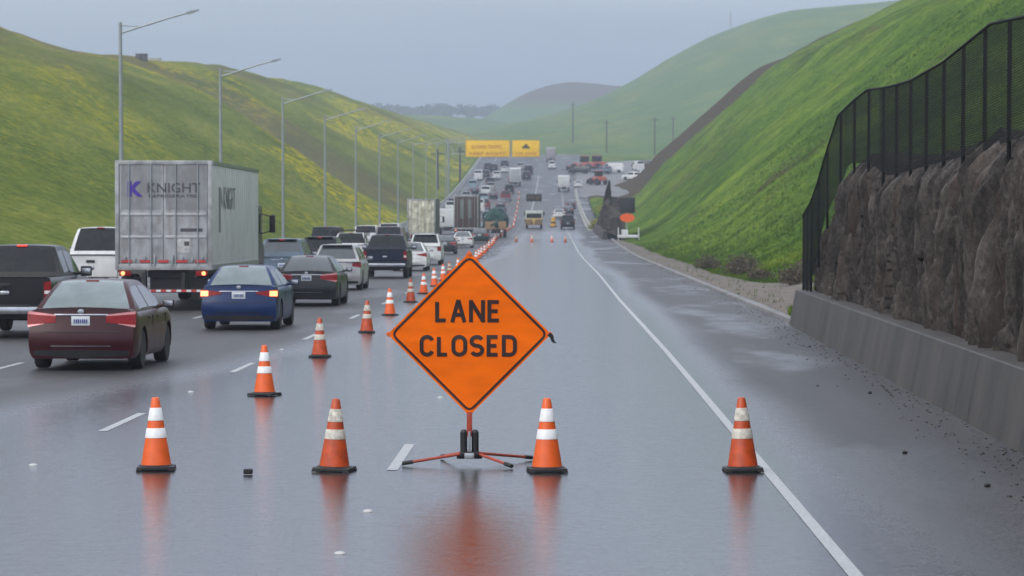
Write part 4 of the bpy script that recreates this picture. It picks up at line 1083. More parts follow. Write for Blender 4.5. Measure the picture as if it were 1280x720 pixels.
# highway style letters drawn as strokes
def stroke_letters(word, cx, cz, W, Hh, name, wt=.040):
    adv = {'L': .80, 'A': 1.0, 'N': .98, 'E': .84, 'C': .95, 'O': 1.0, 'S': .94, 'D': .96}
    tot = sum(adv[c] for c in word); unit = W / (tot - .13); x = cx - W / 2
    def arc(x0, x1, z0, z1, a0, a1, n=14): return [((x0 + x1) / 2 + (x1 - x0) / 2 * math.cos(R(a0 + (a1 - a0) * i / n)), (z0 + z1) / 2 + (z1 - z0) / 2 * math.sin(R(a0 + (a1 - a0) * i / n))) for i in range(n + 1)]
    for c in word:
        w = adv[c] * unit - .13 * unit; k_ = wt / 2
        l_, r_, b, t_ = x + k_, x + w - k_, cz - Hh / 2 + k_, cz + Hh / 2 - k_; md = (b + t_) / 2
        rr = (r_ - l_) * .95
        if c == 'L': paths = [[(l_, t_), (l_, b), (r_, b)]]
        elif c == 'A': paths = [[(l_, b - k_), ((l_ + r_) / 2, t_ + k_)], [((l_ + r_) / 2, t_ + k_), (r_, b - k_)], [(l_ + (r_ - l_) * .2, b + (t_ - b) * .3), (r_ - (r_ - l_) * .2, b + (t_ - b) * .3)]]
        elif c == 'N': paths = [[(l_, b - k_), (l_, t_ + k_)], [(r_, b - k_), (r_, t_ + k_)], [(l_, t_ + k_ * .4), (r_, b - k_ * .4)]]
        elif c == 'E': paths = [[(r_, t_), (l_, t_), (l_, b), (r_, b)], [(l_, md), (r_ - (r_ - l_) * .12, md)]]
        elif c == 'D': paths = [[(l_, b), (l_, t_), (l_ + (r_ - l_) * .4, t_)] + arc(r_ - rr, r_, t_ - rr, t_, 90, 0, 8) + arc(r_ - rr, r_, b, b + rr, 0, -90, 8) + [(l_, b)]]
        elif c == 'O': paths = [arc(l_, r_, t_ - rr, t_, 180, 0, 12) + arc(l_, r_, b, b + rr, 0, -180, 12) + [(l_, t_ - rr / 2)]]
        elif c == 'C': paths = [arc(l_, r_, t_ - rr, t_, 20, 180, 14) + arc(l_, r_, b, b + rr, 180, 340, 14)]
        elif c == 'S':
            r2 = (t_ - b) / 2; paths = [arc(l_, r_, md, t_, 25, 270, 18)[:-1] + arc(l_, r_, b, md, 90, -155, 18)]
        mb = MB()
        for p in paths:
            closed = (Vector(p[0]) - Vector(p[-1])).length < 1e-5
            q0 = [p[0]]
            for u, v in zip(p, p[1:]):
                k2 = max(1, int((Vector(v) - Vector(u)).length / .03))
                q0 += [(u[0] + (v[0] - u[0]) * e_ / k2, u[1] + (v[1] - u[1]) * e_ / k2) for e_ in range(1, k2 + 1)]
            p = q0
            L_ = []; 
            for i, q in enumerate(p):
                q = Vector(q)
                a = Vector(p[i - 1]) if i > 0 else (Vector(p[-2]) if closed else None)
                b_ = Vector(p[i + 1]) if i < len(p) - 1 else (Vector(p[1]) if closed else None)
                d1 = (q - a).normalized() if a is not None else (b_ - q).normalized()
                d2 = (b_ - q).normalized() if b_ is not None else d1
                t0 = (d1 + d2); t0 = t0.normalized() if t0.length > .3 else d1
                n_ = Vector((-t0.y, t0.x)); s_ = 1 / max(.42, n_.dot(Vector((-d1.y, d1.x))))
                e0 = 0
                L_.append((q + n_ * k_ * s_, q - n_ * k_ * s_))
            for (a, b2), (c1, d1) in zip(L_, L_[1:]):
                mb.face([(v.x, yp(v.x, v.y - zc) - .005, v.y) for v in (a, c1, d1, b2)])
        mb.build(name, INK, pan, smooth=0, recalc=False)
        x += adv[c] * unit
x0, z0 = S_(584.2, 389.3); stroke_letters('LANE', x0, z0, .665, .228, 'letter')
x0, z0 = S_(584.6, 432.8); stroke_letters('CLOSED', x0, z0, .985, .220, 'letter')
# ribs behind, corner pockets, strap
m = MB(); m.tube((0, .036, zc - h + .02), (0, .036, zc + h - .02), .010); m.tube((-h + .02, .036, zc), (h - .02, .036, zc), .010); m.build('cross_brace', pm('fibreglass', (.5, .1, .04), .5), sg)
m = MB()
for a in range(4):
    x, z = diamond(h - .012)[a]; m.box((x, 0, z + zc), (.045, .014, .045), .006, Matrix.Rotation(R(45), 3, 'Y'))
m.build('corner_pocket', pm('pocket_orange', (.75, .14, .03), .6), sg)
m = MB(); rows = []
for i in range(8):
    t_ = i / 7; x = h - .03 + .07 * t_ + .01 * math.sin(t_ * 6); z = zc - .0 - .09 * t_
    rows.append([(x - .012, -.012, z - .012 * (1 - t_)), (x + .02, -.014 + .01 * t_, z + .02 * (1 - t_))])
m.grid(rows); m.grid([[(x, y + .004, z) for x, y, z in r] for r in rows]); m.build('strap', BLACKP, sg)
# stand
STK = pm('mast_red', (.42, .06, .03), .5, var=.3, scale=20)
m = MB(); m.box((0, .01, .42), (.055, .05, .25), .006); m.build('mast', STK, sg)
m = MB()
for s_ in (-1, 1):
    m.tube((s_ * .058, 0, .12), (s_ * .058, 0, .34), .036, n=16); m.tube((s_ * .058, 0, .34), (s_ * .058, 0, .365), .036, .02, n=16)
m.box((0, 0, .12), (.19, .16, .05), .012); m.box((0, .02, .09), (.26, .12, .04), .012); m.build('spring_housing', BLACKP, sg)
m = MB(); m.box((0, -.02, .23), (.022, .09, .24), .004); m.build('latch_plate', STEEL, sg)
m = MB(); m.box((0, -.08, .105), (.1, .02, .06), .01); m.build('foot_plate', pm('bright_steel', (.55, .57, .58), .3, .7), sg)
for (fx, fy) in ((-.66, -.10), (.42, -.42), (-.30, .85), (.62, .70)):
    zg = rz(31.5 + fy) - rz(31.5)
    m = MB(); a = Vector((.1 * (1 if fx > 0 else -1), .05 * (1 if fy > 0 else -1), .12)); b = Vector((fx, fy, zg + .03)); dvec = (b - a).normalized()
    m.tube(a, b - dvec * .06, .015, n=8); lg = m.build('leg', STK, sg)
    m = MB(); m.tube(b - dvec * .09, b + dvec * .02, .021, n=10); m.build('foot', BLACKP, lg)

# ------------------------------------------------------------------ small bits on the road
m = MB(); m.box((0, 0, .03), (.09, .06, .05), .012); o = m.build('rubber_chunk', RUBBER); o.location = (-3.03, 30.3, rz(30.3)); tag(o, 'small black rubber chunk lying between the two left front cones', 'debris')
def stud(X, d, lab, grp='white raised road studs'):
    bm = bmesh.new(); bmesh.ops.create_uvsphere(bm, u_segments=14, v_segments=8, radius=.045)
    for v in bm.verts: v.co.z = max(0, v.co.z) * .38
    m = MB(); m.addbm(bm, (0, 0, 0)); o = m.build('road_stud', pm('stud_white', (.5, .5, .49), .4, var=.2), smooth=60); o.location = (X, d, rz(d) + .002)
    tag(o, lab, 'road stud', grp)
stud(-5.32, 31.4, 'white road stud at the left picture edge, lower left')
stud(-1.62, 26.4, 'white road stud below the sign stand, left of the red reflection')
stud(-1.62, 23.0, 'white road stud at the bottom edge of the picture')
stud(-5.35, 45.2, 'white road stud just behind the white dash at the left')
stud(-1.66, 43.8, 'white road stud seen left of the sign lower tip')
stud(-1.66, 47.6, 'white road stud a little farther than the one by the sign lower tip')
stud(-5.38, 60.5, 'white road stud left of the second receding cone')
for (X, d, lb) in ((3.7, 33.2, 'small dark stone on the wet shoulder at lower right'), (4.5, 45, 'small dark stone near the foot of the concrete wall'), (4.0, 29, 'pebble at the lower right of the shoulder'), (5.0, 62, 'stone against the concrete wall near its far end')):
    bm = bmesh.new(); bmesh.ops.create_icosphere(bm, subdivisions=2, radius=.03)
    for v in bm.verts: v.co *= 1 + .3 * fbm(v.co.x * 40, v.co.y * 40, X); v.co.z *= .7
    m = MB(); m.addbm(bm, (0, 0, .015)); o = m.build('stone', RUBBER); o.location = (X, d, rz(d)); tag(o, lb, 'stone')
# loose grit at the foot of the wall: nobody could count it
m = MB()
for _ in range(1600):
    y = 15 + 320 * random.random() ** 2.2; X = interp(y, [(15, 4.75), (33, 4.95), (76, 5.62), (330, 5.7)]) - .03 - abs(random.gauss(0, .38)); s = random.uniform(.005, .022)
    m.box((X, y, rz(y) + s * .3), (s * random.uniform(1, 2), s, s * .8), 0, Matrix.Rotation(random.random() * 3, 3, 'Z'))
tag(m.build('grit', pm('grit_mat', (.06, .055, .05), .8), smooth=0, recalc=False), kind='stuff')

# ------------------------------------------------------------------ rock faced retaining walls with fences
def rock_material():
    m, n, l, b = nm('layered_rock')
    g = n.new('ShaderNodeNewGeometry')
    def noi(sc, st, det=6, rg=.6):
        mp = n.new('ShaderNodeMapping'); mp.inputs['Scale'].default_value = st; mp.inputs['Rotation'].default_value = (R(5), 0, 0); l.new(g.outputs['Position'], mp.inputs[0])
        t = n.new('ShaderNodeTexNoise'); t.inputs['Scale'].default_value = sc; t.inputs['Detail'].default_value = det; t.inputs['Roughness'].default_value = rg; l.new(mp.outputs[0], t.inputs[0]); return t.outputs[0]
    a = noi(2.6, (1, 1, .25), 7, .62); c = noi(17, (1, 1, .6), 8, .75); d = noi(1.5, (1, 1, .2))
    r = n.new('ShaderNodeValToRGB'); e = r.color_ramp.elements; e[0].position = .40; e[0].color = (.014, .013, .012, 1); e[1].position = .68; e[1].color = (.14, .122, .108, 1)
    q = e.new(.49); q.color = (.040, .034, .030, 1)
    s = n.new('ShaderNodeMath'); s.operation = 'MULTIPLY_ADD'; s.inputs[1].default_value = .5; l.new(a, s.inputs[0])
    h_ = n.new('ShaderNodeMath'); h_.operation = 'MULTIPLY'; h_.inputs[1].default_value = .5; l.new(c, h_.inputs[0]); l.new(h_.outputs[0], s.inputs[2]); l.new(s.outputs[0], r.inputs[0])
    mx_ = n.new('ShaderNodeMix'); mx_.data_type = 'RGBA'; mr_ = n.new('ShaderNodeMapRange'); mr_.inputs[1].default_value = .52; mr_.inputs[2].default_value = .7; mr_.inputs[4].default_value = .65; l.new(d, mr_.inputs[0]); l.new(mr_.outputs[0], mx_.inputs[0])
    l.new(r.outputs[0], mx_.inputs[6]); mx_.inputs[7].default_value = (.07, .047, .034, 1)
    l.new(mx_.outputs[2], b.inputs['Base Color']); b.inputs['Roughness'].default_value = .7; setspec(b, .3)
    bp = n.new('ShaderNodeBump'); bp.inputs['Strength'].default_value = .6; bp.inputs['Distance'].default_value = .02
    l.new(s.outputs[0], bp.inputs['Height']); l.new(bp.outputs[0], b.inputs['Normal'])
    return m
ROCK = rock_material()
FENCEM = pm('fence_black', (.006, .007, .007), .7, spec=.2)
def rock_wall(name, X0, y0, y1, topf, ch, label, dy=.032, dz=.07, depth=1.0, setback=.38):
    """y0 near end, y1 far end; topf(y) -> height above road; ch concrete height"""
    t = empty(name, (X0(y0), y0, rz(y0))); org = Vector(t.location)
    nst = max(2, int((y1 - y0) / 3)); rows = []
    for i in range(nst + 1):
        y = y0 + (y1 - y0) * i / nst; x = X0(y); b = rz(y)
        rows.append([Vector(p) - org for p in ((x, y, b - .1), (x + .02, y, b + .05), (x + .16, y, b + ch - .02), (x + .18, y, b + ch), (x + .55, y, b + ch), (x + .6, y, b - .1))])
    m = MB(); m.grid(rows)
    for e in (0, -1): m.face(rows[e])
    # joints
    cb = m.build('concrete_base', CONC, t, smooth=20)
    m = MB(); y = y0 + 2
    while y < y1 - 1:
        x = X0(y); b = rz(y); m.face([Vector(p) - org for p in ((x - .003, y, b + .02), (x + .157, y, b + ch - .03), (x + .157, y + .02, b + ch - .03), (x - .003, y + .02, b + .02))]); y += 12.2
    m.build('joint', BLACKP, cb, smooth=0, recalc=False)
    # rock
    ny = int((y1 - y0) / dy); rows = []
    nz = int(max(topf(y0 + (y1 - y0) * q / 50) for q in range(51)) / dz)
    for i in range(ny + 1):
        y = y0 + (y1 - y0) * i / ny; x0 = X0(y) + setback; b = rz(y); tp = topf(y); row = []
        endround = max(0, 1 - (y1 - y) / 1.3)
        jag = .10 * fbm(y * 3.1, 5) + .12 * fbm(y * .9, 7)
        for k_ in range(nz + 1):
            t_ = k_ / nz; z = (ch - .25) + (tp + jag * (1 if tp > 1.4 else .3) - ch + .25) * t_
            sl = y + z * .09
            cx_ = sl * 2.5 + .25 * fbm(sl * 2, z * .7, 3, 2); cz_ = z * .17 + .16 * fbm(sl * 3, z, 8, 2)
            dd, pp = noise.voronoi(Vector((cx_, cz_, .3))); edge = sstep(0, .30, dd[1] - dd[0]); blk = noise.cell(Vector((pp[0].x * 37.1, pp[0].y * 53.7, 1.1)))
            d2_, p2_ = noise.voronoi(Vector((cx_ * 2.8 + 7, cz_ * 2.8, 4.3))); e2_ = min(1, (d2_[1] - d2_[0]) * 4); b2_ = noise.cell(Vector((p2_[0].x * 37.1, p2_[0].y * 53.7, 2.1)))
            big = abs(fbm(sl * 1.1, z * .10, 1.3, 2)); mid = abs(fbm(sl * 4.6, z * .30, 4.1, 3)); sm = fbm(sl * 13.0, z * 1.3, 9.7, 3)
            cr_ = min(1., abs(fbm(sl * 2.2, z * .20, 33.3, 2)) * 8)
            f1 = min(1, abs(fbm(sl * 1.25 + .15 * fbm(z * .5, sl, 2, 2), z * .09, 51, 2)) * 2.6) ** .55; f2 = min(1, abs(fbm(sl * 3.4 + .2 * fbm(z * .9, sl, 4, 2), z * .22, 61, 2)) * 2.6) ** .6; f3 = min(1, abs(fbm(sl * 8.5, z * .6, 71, 2)) * 2.4) ** .7
            disp = .46 * f1 + .13 * f2 + .012 * sm + .13 * blk + .085 * b2_ - .24 * (1 - edge) - .08 * (1 - e2_) - .44 + .05 * fbm(y * .9, z * 1.6, 15, 3) + .12
            disp *= 1 - .6 * sstep(.82, 1, t_)
            top = t_ ** 10 * .32
            row.append(Vector((x0 + .28 - disp + top + endround ** 2 * 1.4 + t_ * .12, y, b + z)) - org)
        for q in (.35, .8, depth + .6): row.append(Vector((x0 + .35 + q + endround ** 2 * 1.4, y, b + tp + jag + .05 - .1 * q + .08 * fbm(y * 2, q * 4, 2))) - org)
        row.append(Vector((x0 + .4 + depth + .6 + endround ** 2 * 1.4, y, b - .2)) - org)
        rows.append(row)
    m = MB(); m.grid(rows); m.face(rows[-1]); m.face(list(reversed(rows[0])))
    m.build('rock_face', ROCK, t, smooth=16)
    tag(t, label, 'wall')
    return t
def fence(name, path, posts, label, mesh=.07, wire=.0039, hpost=.03):
    """path(s)->(x,y,zbottom,ztop) for s in [0,1]"""
    t = empty(name, path(0)[:3]); org = Vector(t.location)
    # arc length table
    N_ = 240; P_ = [Vector(path(i / N_)) for i in range(N_ + 1)]; S = [0.]
    for a, b in zip(P_, P_[1:]): S.append(S[-1] + (a.xy - b.xy).length)
    def at_(s):
        s = max(0, min(S[-1], s))
        lo, hi = 0, N_
        while hi - lo > 1:
            q = (lo + hi) // 2
            if S[q] <= s: lo = q
            else: hi = q
        f = (s - S[lo]) / max(1e-6, S[hi] - S[lo]); return P_[lo].lerp(P_[hi], f)
    m = MB(); Lt = S[-1]; s = -3.5
    hmax = max(p[3] - p[2] for p in P_)
    # chain link: diagonal wires clipped to the fence outline, drawn as thin three sided strips
    def wirepath(s0, dirn):
        pts_ = []
        n_ = 26
        for i in range(n_ + 1):
            hh = hmax * i / n_; ss = s0 + dirn * hh
            if ss < 0 or ss > Lt: 
                pts_.append(None); continue
            p = at_(ss)
            z = p[2] + hh
            done = pts_ and pts_[-1] is not None and pts_[-1].z >= p[3] - .001
            pts_.append(None if (z > p[3] and (done or not pts_ or pts_[-1] is None)) else Vector((p[0], p[1], min(z, p[3]))))
        return pts_
    while s < Lt + hmax:
        for dirn in (1, -1):
            pts_ = wirepath(s, dirn)
            for a, b in zip(pts_, pts_[1:]):
                if a is None or b is None: continue
                a = a - org; b = b - org; w = wire
                i = len(m.v); m.v += [tuple(a + Vector((0, -w, 0))), tuple(a + Vector((0, w, 0))), tuple(a + Vector((w, 0, w))), tuple(b + Vector((0, -w, 0))), tuple(b + Vector((0, w, 0))), tuple(b + Vector((w, 0, w)))]
                m.f += [(i, i + 1, i + 4, i + 3), (i + 1, i + 2, i + 5, i + 4), (i + 2, i, i + 3, i + 5)]
        s += mesh
    m.build('mesh_panel', FENCEM, t, smooth=0, recalc=False)
    m = MB()
    n_ = 160
    for i in range(n_):
        a, b = Vector(path(i / n_)), Vector(path((i + 1) / n_)); m.tube(Vector((a[0], a[1], a[3])) - org, Vector((b[0], b[1], b[3])) - org, .022, n=6, caps=False)
    m.build('top_rail', FENCEM, t)
    for ps in posts:
        p = path(ps); m = MB(); m.tube(Vector((p[0] + .03, p[1], p[2] - .3)) - org, Vector((p[0] + .03, p[1], p[3] + .02)) - org, hpost, n=8); m.build('post', FENCEM, t)
    return tag(t, label, 'fence')
# near wall
def X0n(y): return interp(y, [(8, 4.7), (33.5, 4.95), (76, 5.62)])
def topn(y): return interp(y, [(8, 3.75), (38, 3.75), (44, 3.62), (52, 3.55), (58, 3.5), (62, 3.82), (65, 3.86), (67.5, 3.55), (70.5, 2.9), (73, 2.5), (75, 1.9), (76, 1.3)])
rock_wall('retaining_wall', X0n, 12, 76, topn, .86, 'dark layered rock wall on a concrete base along the right shoulder, nearest the camera')
def pathn(s):
    if s < .93:
        y = 12 + (73.6 - 12) * s / .93; x = X0n(y) + interp(y, [(12, .9), (60, .78), (66, .6), (70, .45), (73.6, .35)])
        top = interp(y, [(12, 5.2), (39, 5.05), (43, 5.2), (49, 4.98), (54, 4.93), (58, 5.0), (62, 5.12), (65, 4.98), (67.5, 4.80), (70, 4.0), (72, 3.35), (73.6, 2.95)])
        bot = min(topn(y) - .15, top - .6) if y < 66 else interp(y, [(66, 3.5), (70, 2.6), (73.6, .9)])
        return (x, y, rz(y) + bot, rz(y) + top)
    t_ = (s - .93) / .07; y = 73.6 + 2.0 * t_; x = X0n(73.6) + .35 - .02 * t_
    return (x, y, rz(y) + .88, rz(y) + 2.95 - .3 * t_)
def s_of(y): return .93 * (y - 12) / (73.6 - 12)
fence('chain_link_fence', pathn, [s_of(62.0 - 2.6 * i) for i in range(19)] + [s_of(64.6), s_of(67.2), s_of(69.8), s_of(71.8), .93, .965, 1.], 'tall black chain link fence along the top of the near rock wall')
# far wall
def X0f(y): return interp(y, [(341, 4.75), (420, 4.3)])
def topf_(y): return interp(y, [(339, 1.2), (341, 3.6), (344, 4.4), (356, 4.6), (372, 4.0), (388, 2.4), (400, 1.0)])
w2 = rock_wall('retaining_wall', X0f, 340, 400, topf_, .9, 'far short rock wall with black fence beside the orange and black trailer sign', dy=.35, dz=.35, depth=1.2)
def pathf(s):
    y = 341 + 50 * s; x = X0f(y) + 1.0 + (.9 if s < .01 else 0)
    return (x, y, rz(y) + topf_(y) - .3, rz(y) + interp(y, [(341, 4.3), (343, 5.0), (347, 6.4), (352, 6.5), (358, 6.0), (370, 5.2), (391, 3.0)]))
fence('chain_link_fence', pathf, [i / 18 for i in range(19)], 'black chain link fence rising to a peak on the far short rock wall', mesh=.16, wire=.03, hpost=.05)

# concrete barriers
def barrier(name, X, y0, y1, label, mat=None, hgt=.82, step=6):
    t = empty(name, (X(y0), y0, rz(y0))); org = Vector(t.location); y = y0
    while y < y1:
        e = min(y1, y + step) - .05; rows = []
        for yy in (y, e):
            b = rz(yy); x = X(yy); rows.append([Vector(p) - org for p in ((x - .3, yy, b - .05), (x - .3, yy, b + .08), (x - .14, yy, b + .3), (x - .09, yy, b + hgt), (x + .09, yy, b + hgt), (x + .14, yy, b + .3), (x + .3, yy, b + .08), (x + .3, yy, b - .05))])
        m = MB(); m.grid(rows); m.face(rows[0]); m.face(list(reversed(rows[1]))); m.build('barrier_section', mat or CONC, t, smooth=0); y += step
    return tag(t, label, 'barrier')
PALEC = pm('pale_concrete', (.40, .395, .38), .8, var=.25, scale=.6)
barrier('concrete_barrier', lambda y: -20.9, 60, 900, 'long concrete median barrier at the foot of the left hillside', PALEC, step=12)
barrier('concrete_barrier', lambda y: interp(y, [(402, 4.15), (700, 3.4)]), 402, 640, 'pale concrete barrier along the right edge beyond the far rock wall', PALEC, step=6)

# ------------------------------------------------------------------ street lamps
def lamp():
    t = empty('street_lamp')
    m = MB(); m.tube((0, 0, -.3), (0, 0, 11.75), .13, .075, n=14); m.build('pole', STEEL, t)
    m = MB(); m.box((0, 0, .12), (.4, .4, .24), .03); m.build('pole_base', STEEL, t)
    m = MB(); pr = Vector((0, 0, 11.3))
    for a, b in (((0, 0, 11.25), (1.2, 0, 11.62)), ((1.2, 0, 11.62), (2.5, 0, 12.02)), ((2.5, 0, 12.02), (3.1, 0, 12.18))): m.tube(a, b, .05, .04, n=8)
    m.tube((0, 0, 11.6), (.9, 0, 11.55), .03, n=6); m.build('arm', STEEL, t)
    m = MB(); bm = bmesh.new(); bmesh.ops.create_cube(bm, size=1)
    for v in bm.verts: v.co = Vector((v.co.x * .62, v.co.y * (.28 if v.co.x < 0 else .16), v.co.z * (.13 if v.co.x < 0 else .08)))
    bmesh.ops.bevel(bm, geom=list(bm.edges), offset=.025, segments=2, affect='EDGES')
    m.addbm(bm, (3.35, 0, 12.24), Matrix.Rotation(R(-14), 3, 'Y')); lh = m.build('lamp_head', ALU, t)
    m = MB(); m.box((3.3, 0, 12.165), (.3, .16, .03), .01, Matrix.Rotation(R(-14), 3, 'Y')); m.build('lamp_lens', WHITEL, lh)
    return t
L0 = lamp(); ords = ['nearest and tallest', 'second nearest', 'third nearest', 'fourth nearest', 'fifth nearest', 'sixth nearest', 'seventh nearest', 'eighth nearest', 'ninth nearest', 'tenth nearest', 'farthest']
for i, (nm_, y) in enumerate(zip(ords, (144, 186.5, 228.7, 270, 311, 352, 393, 434, 476, 517, 558))):
    t = L0 if i == 0 else copy_tree(L0)
    t.location = (-20.2, y, rz(y)); t.rotation_euler = (0, 0, R(random.uniform(-1.5, 1.5)))
    tag(t, nm_ + ' street lamp of the row along the left barrier', 'street lamp', 'street lamps along the left barrier')

# ------------------------------------------------------------------ overhead signs
YEL = pm('sign_yellow', (1., .60, .0), .6, var=.08, scale=.8); YINK = pm('faded_ink', (.62, .24, .012), .6); DINK = pm('dark_ink', (.10, .07, .01), .6)
SD = 612
gt = empty('sign_gantry', (-21.6, SD + .5, rz(SD))); tag(gt, 'thin steel gantry reaching over the far road behind the two yellow panels', 'gantry')
m = MB(); m.tube((0, 0, -1), (0, 0, 10.9), .22, n=12); m.build('post', STEEL, gt)
m = MB()
for z in (8.4, 10.6):
    for y in (0, 1.0): m.tube((0, y, z), (18.2, y, z), .08, n=6)
for i in range(15): m.tube((i * 1.2, 0, 8.4 if i % 2 else 10.6), ((i + 1) * 1.2, 0, 10.6 if i % 2 else 8.4), .05, n=5)
m.build('truss', STEEL, gt)
def osign(x0, x1, name_label):
    t = empty('overhead_sign', ((x0 + x1) / 2, SD, rz(SD) + 9.45)); W = x1 - x0
    m = MB(); m.box((0, 0, 0), (W, .12, 3.3), .08); pnl = m.build('panel', YEL, t)
    m = MB()
    for z in (-1.55, 1.55): m.box((0, -.066, z), (W - .3, .012, .07))
    for x in (-W / 2 + .14, W / 2 - .14): m.box((x, -.066, 0), (.07, .012, 3.05))
    m.build('border', pm('pale_border', (.75, .35, .05), .6), pnl)
    tag(t, name_label, 'road sign', 'yellow overhead signs'); return t, pnl
s1, p1 = osign(-18.2, -9.55, 'long yellow overhead sign with faint orange lettering, left of the pair')
text_mesh('lettering', 'SLOWER TRAFFIC', 1, YINK, p1, (-.2, -.075, .35), .02, width=6.0, height=.75)
text_mesh('lettering', 'KEEP RIGHT', 1, YINK, p1, (0, -.075, -.95), .02, width=7.2, height=.55)
s2, p2 = osign(-9.1, -3.7, 'shorter yellow overhead sign with a black truck symbol, right of the pair')
m = MB(); m.prism([(-.7, -.0), (.75, -.0), (.75, .35), (.45, .45), (.3, .85), (-.1, .95), (-.35, .55), (-.7, .4)], -.09, -.07)
m.build('truck_symbol', DINK, p2)
text_mesh('lettering', 'USE LOW', 1, YINK, p2, (-.0, -.075, -.95), .02, width=4.2, height=.55)

# ------------------------------------------------------------------ trailer mounted sign by the far wall
t = empty('sign_trailer', (7.35, 331, rz(331))); tag(t, 'trailer mounted sign with black panel over an orange oval, by the far rock wall', 'sign trailer')
m = MB(); m.box((-.05, 0, 3.75), (1.65, .15, 1.65), .04); m.build('display_panel', BLACKP, t)
m = MB(); m.lathe([(.02, 0), (.5, 0), (.5, .06), (.02, .06)], 28); q_ = MB(); q_.v = [(x * 1.55 - .05, -.0 - z, 2.42 + y * .92) for x, y, z in m.v]; q_.f = m.f
q_.build('orange_panel', pm('glow_orange', (.95, .13, .012), .4), t)
m = MB(); m.tube((-.05, .1, .5), (-.05, .1, 3.1), .07); m.build('mast', STEEL, t)
m = MB(); m.box((0, 0, .45), (2.2, 1.4, .25), .04); m.box((-.3, .1, .85), (.7, .6, .6), .05); m.build('trailer_bed', WB, t)
m = MB()
for x in (-1.0, 1.15): m.box((x, -.5, .65), (.12, .12, 1.5), .01)
m.build('outrigger', WB, t)
for sg_ in (-1, 1): wheel(t, sg_ * 1.0, .2, .33)
# drum
t = empty('traffic_drum', (-.7, 432, rz(432))); m = MB(); m.lathe([(.36, .05), (.34, .35), (.3, .36), (.3, .75), (.26, .76), (.25, 1.15), (.1, 1.2)], 20); m.build('body', pm('drum_yellow', (.75, .40, .05), .5), t)
m = MB(); m.lathe([(.33, .44), (.34, .45), (.32, .66), (.31, .67)], 20); m.build('band', DINK, t); m = MB(); m.lathe([(.45, 0), (.45, .08), (.36, .1)], 20); m.build('base', RUBBER, t)
t.scale = (1.1, 1.1, 1.1); tag(t, 'yellow drum with dark band between the crash cushion truck and the dark vehicle', 'traffic drum')

# ------------------------------------------------------------------ utility poles, mast, hut
WOOD = pm('pole_wood', (.07, .06, .055), .8)
def upole(x, y, zb, h_, label, arm=True):
    t = empty('utility_pole', (x, y, zb)); m = MB(); m.tube((0, 0, -1), (0, 0, h_), .28, .18, n=8); m.build('pole', WOOD, t)
    m = MB(); m.box((0, -.2, h_ - 1.0), (2.6, .2, .2)); m.build('crossarm', WOOD, t); tag(t, label, 'utility pole', 'utility poles on the far slope')
def fz(px, py, d): return ((px - 698) / 3900. * d, d, 2.45 + (140 - py) / 3900. * d)
for (px, yt, yb, d, lb) in ((716, 128, 172, 1150, 'leftmost dark utility pole on the far green slope'), (758, 150, 198, 1050, 'dark utility pole second from left on the far green slope'),
                        (818, 146, 206, 1000, 'tallest dark utility pole on the far green slope, third from left'), (841, 145, 185, 1120, 'dark utility pole nearest the right hillside edge')):
    a = fz(px, yt, d); b = fz(px, yb, d); upole(b[0], d, b[2] - 1, a[2] - b[2] + 1, lb)
a = fz(547, 186, 640); zz = zleft(a[0], 640); upole(a[0], 640, zz, a[2] - zz, 'dark utility pole at the foot of the left hillside near the yellow signs')
a = fz(575, 205, 700); upole(a[0], 700, rz(700), 7.5, 'short dark utility pole left of the yellow signs')
# lattice mast on the far ridge
a = fz(912, 33, 1800); t = empty('radio_mast', (a[0], 1800, a[2] - 3)); m = MB()
for x, y in ((-.7, -.7), (.7, -.7), (.7, .7), (-.7, .7)): m.tube((x, y, -2), (x * .2, y * .2, 10.5), .16, n=5)
for i in range(8):
    z = i * 1.25; k_ = 1 - i * .1; m.tube((-.7 * k_, -.7 * k_, z), (.7 * k_, -.7 * k_, z + 1.2), .1, n=4)
m.build('tower', STEEL, t); m = MB(); m.tube((0, 0, 10), (0, 0, 13), .1, n=5); m.build('antenna', STEEL, t); tag(t, 'thin lattice mast on the skyline of the far right hill', 'mast')
# hut on the left skyline
hx = -.1336 * 560; t = empty('equipment_hut', (hx, 560, zleft(hx, 560) - .1)); 
m = MB(); m.box((-.55, 0, .6), (.9, 1.2, 1.3), .03); m.build('cabinet', pm('hut_dark', (.10, .10, .105), .7), t); m = MB(); m.box((.55, .2, .6), (1.0, 1.2, 1.3), .03); m.build('cabinet', pm('hut_dark', (.10, .10, .105), .7), t)
m = MB(); m.box((2.4, .2, .3), (2.2, 1.2, .5), .03); m.build('slab', PALEC, t); m = MB(); m.box((0, .1, 1.28), (2.3, 1.5, .08)); m.build('roof', STEEL, t)
tag(t, 'small dark equipment hut on the skyline of the left hillside', 'hut')

# ------------------------------------------------------------------ planting
def leaf_cloud(m, c, rad, n, size, seed, squash=.7):
    rnd = random.Random(seed)
    for _ in range(n):
        v = Vector((rnd.gauss(0, 1), rnd.gauss(0, 1), rnd.gauss(0, 1))).normalized() * rad * rnd.random() ** .45
        k_ = 1 + .5 * fbm(v.x * 1.6 + seed, v.y * 1.6, v.z * 1.6); v *= k_; v.z *= squash
        if v.z < -rad * .3: v.z = -rad * .3 * rnd.random()
        p = Vector(c) + v; q = Matrix.Rotation(rnd.random() * 6.28, 3, 'Z') @ Matrix.Rotation(rnd.uniform(-1.2, 1.2), 3, 'X'); s = size * rnd.uniform(.6, 1.4)
        m.face([p + q @ Vector(w) for w in ((-s * .5, 0, 0), (0, -s * .3, s * .5), (s * .5, 0, s * 1.0), (0, s * .3, s * .5))])
BUSH = pm('dry_brush', (.115, .085, .065), .9, var=.5, scale=2, col2=(.06, .055, .03)); TWIG = pm('twig', (.09, .07, .055), .9)
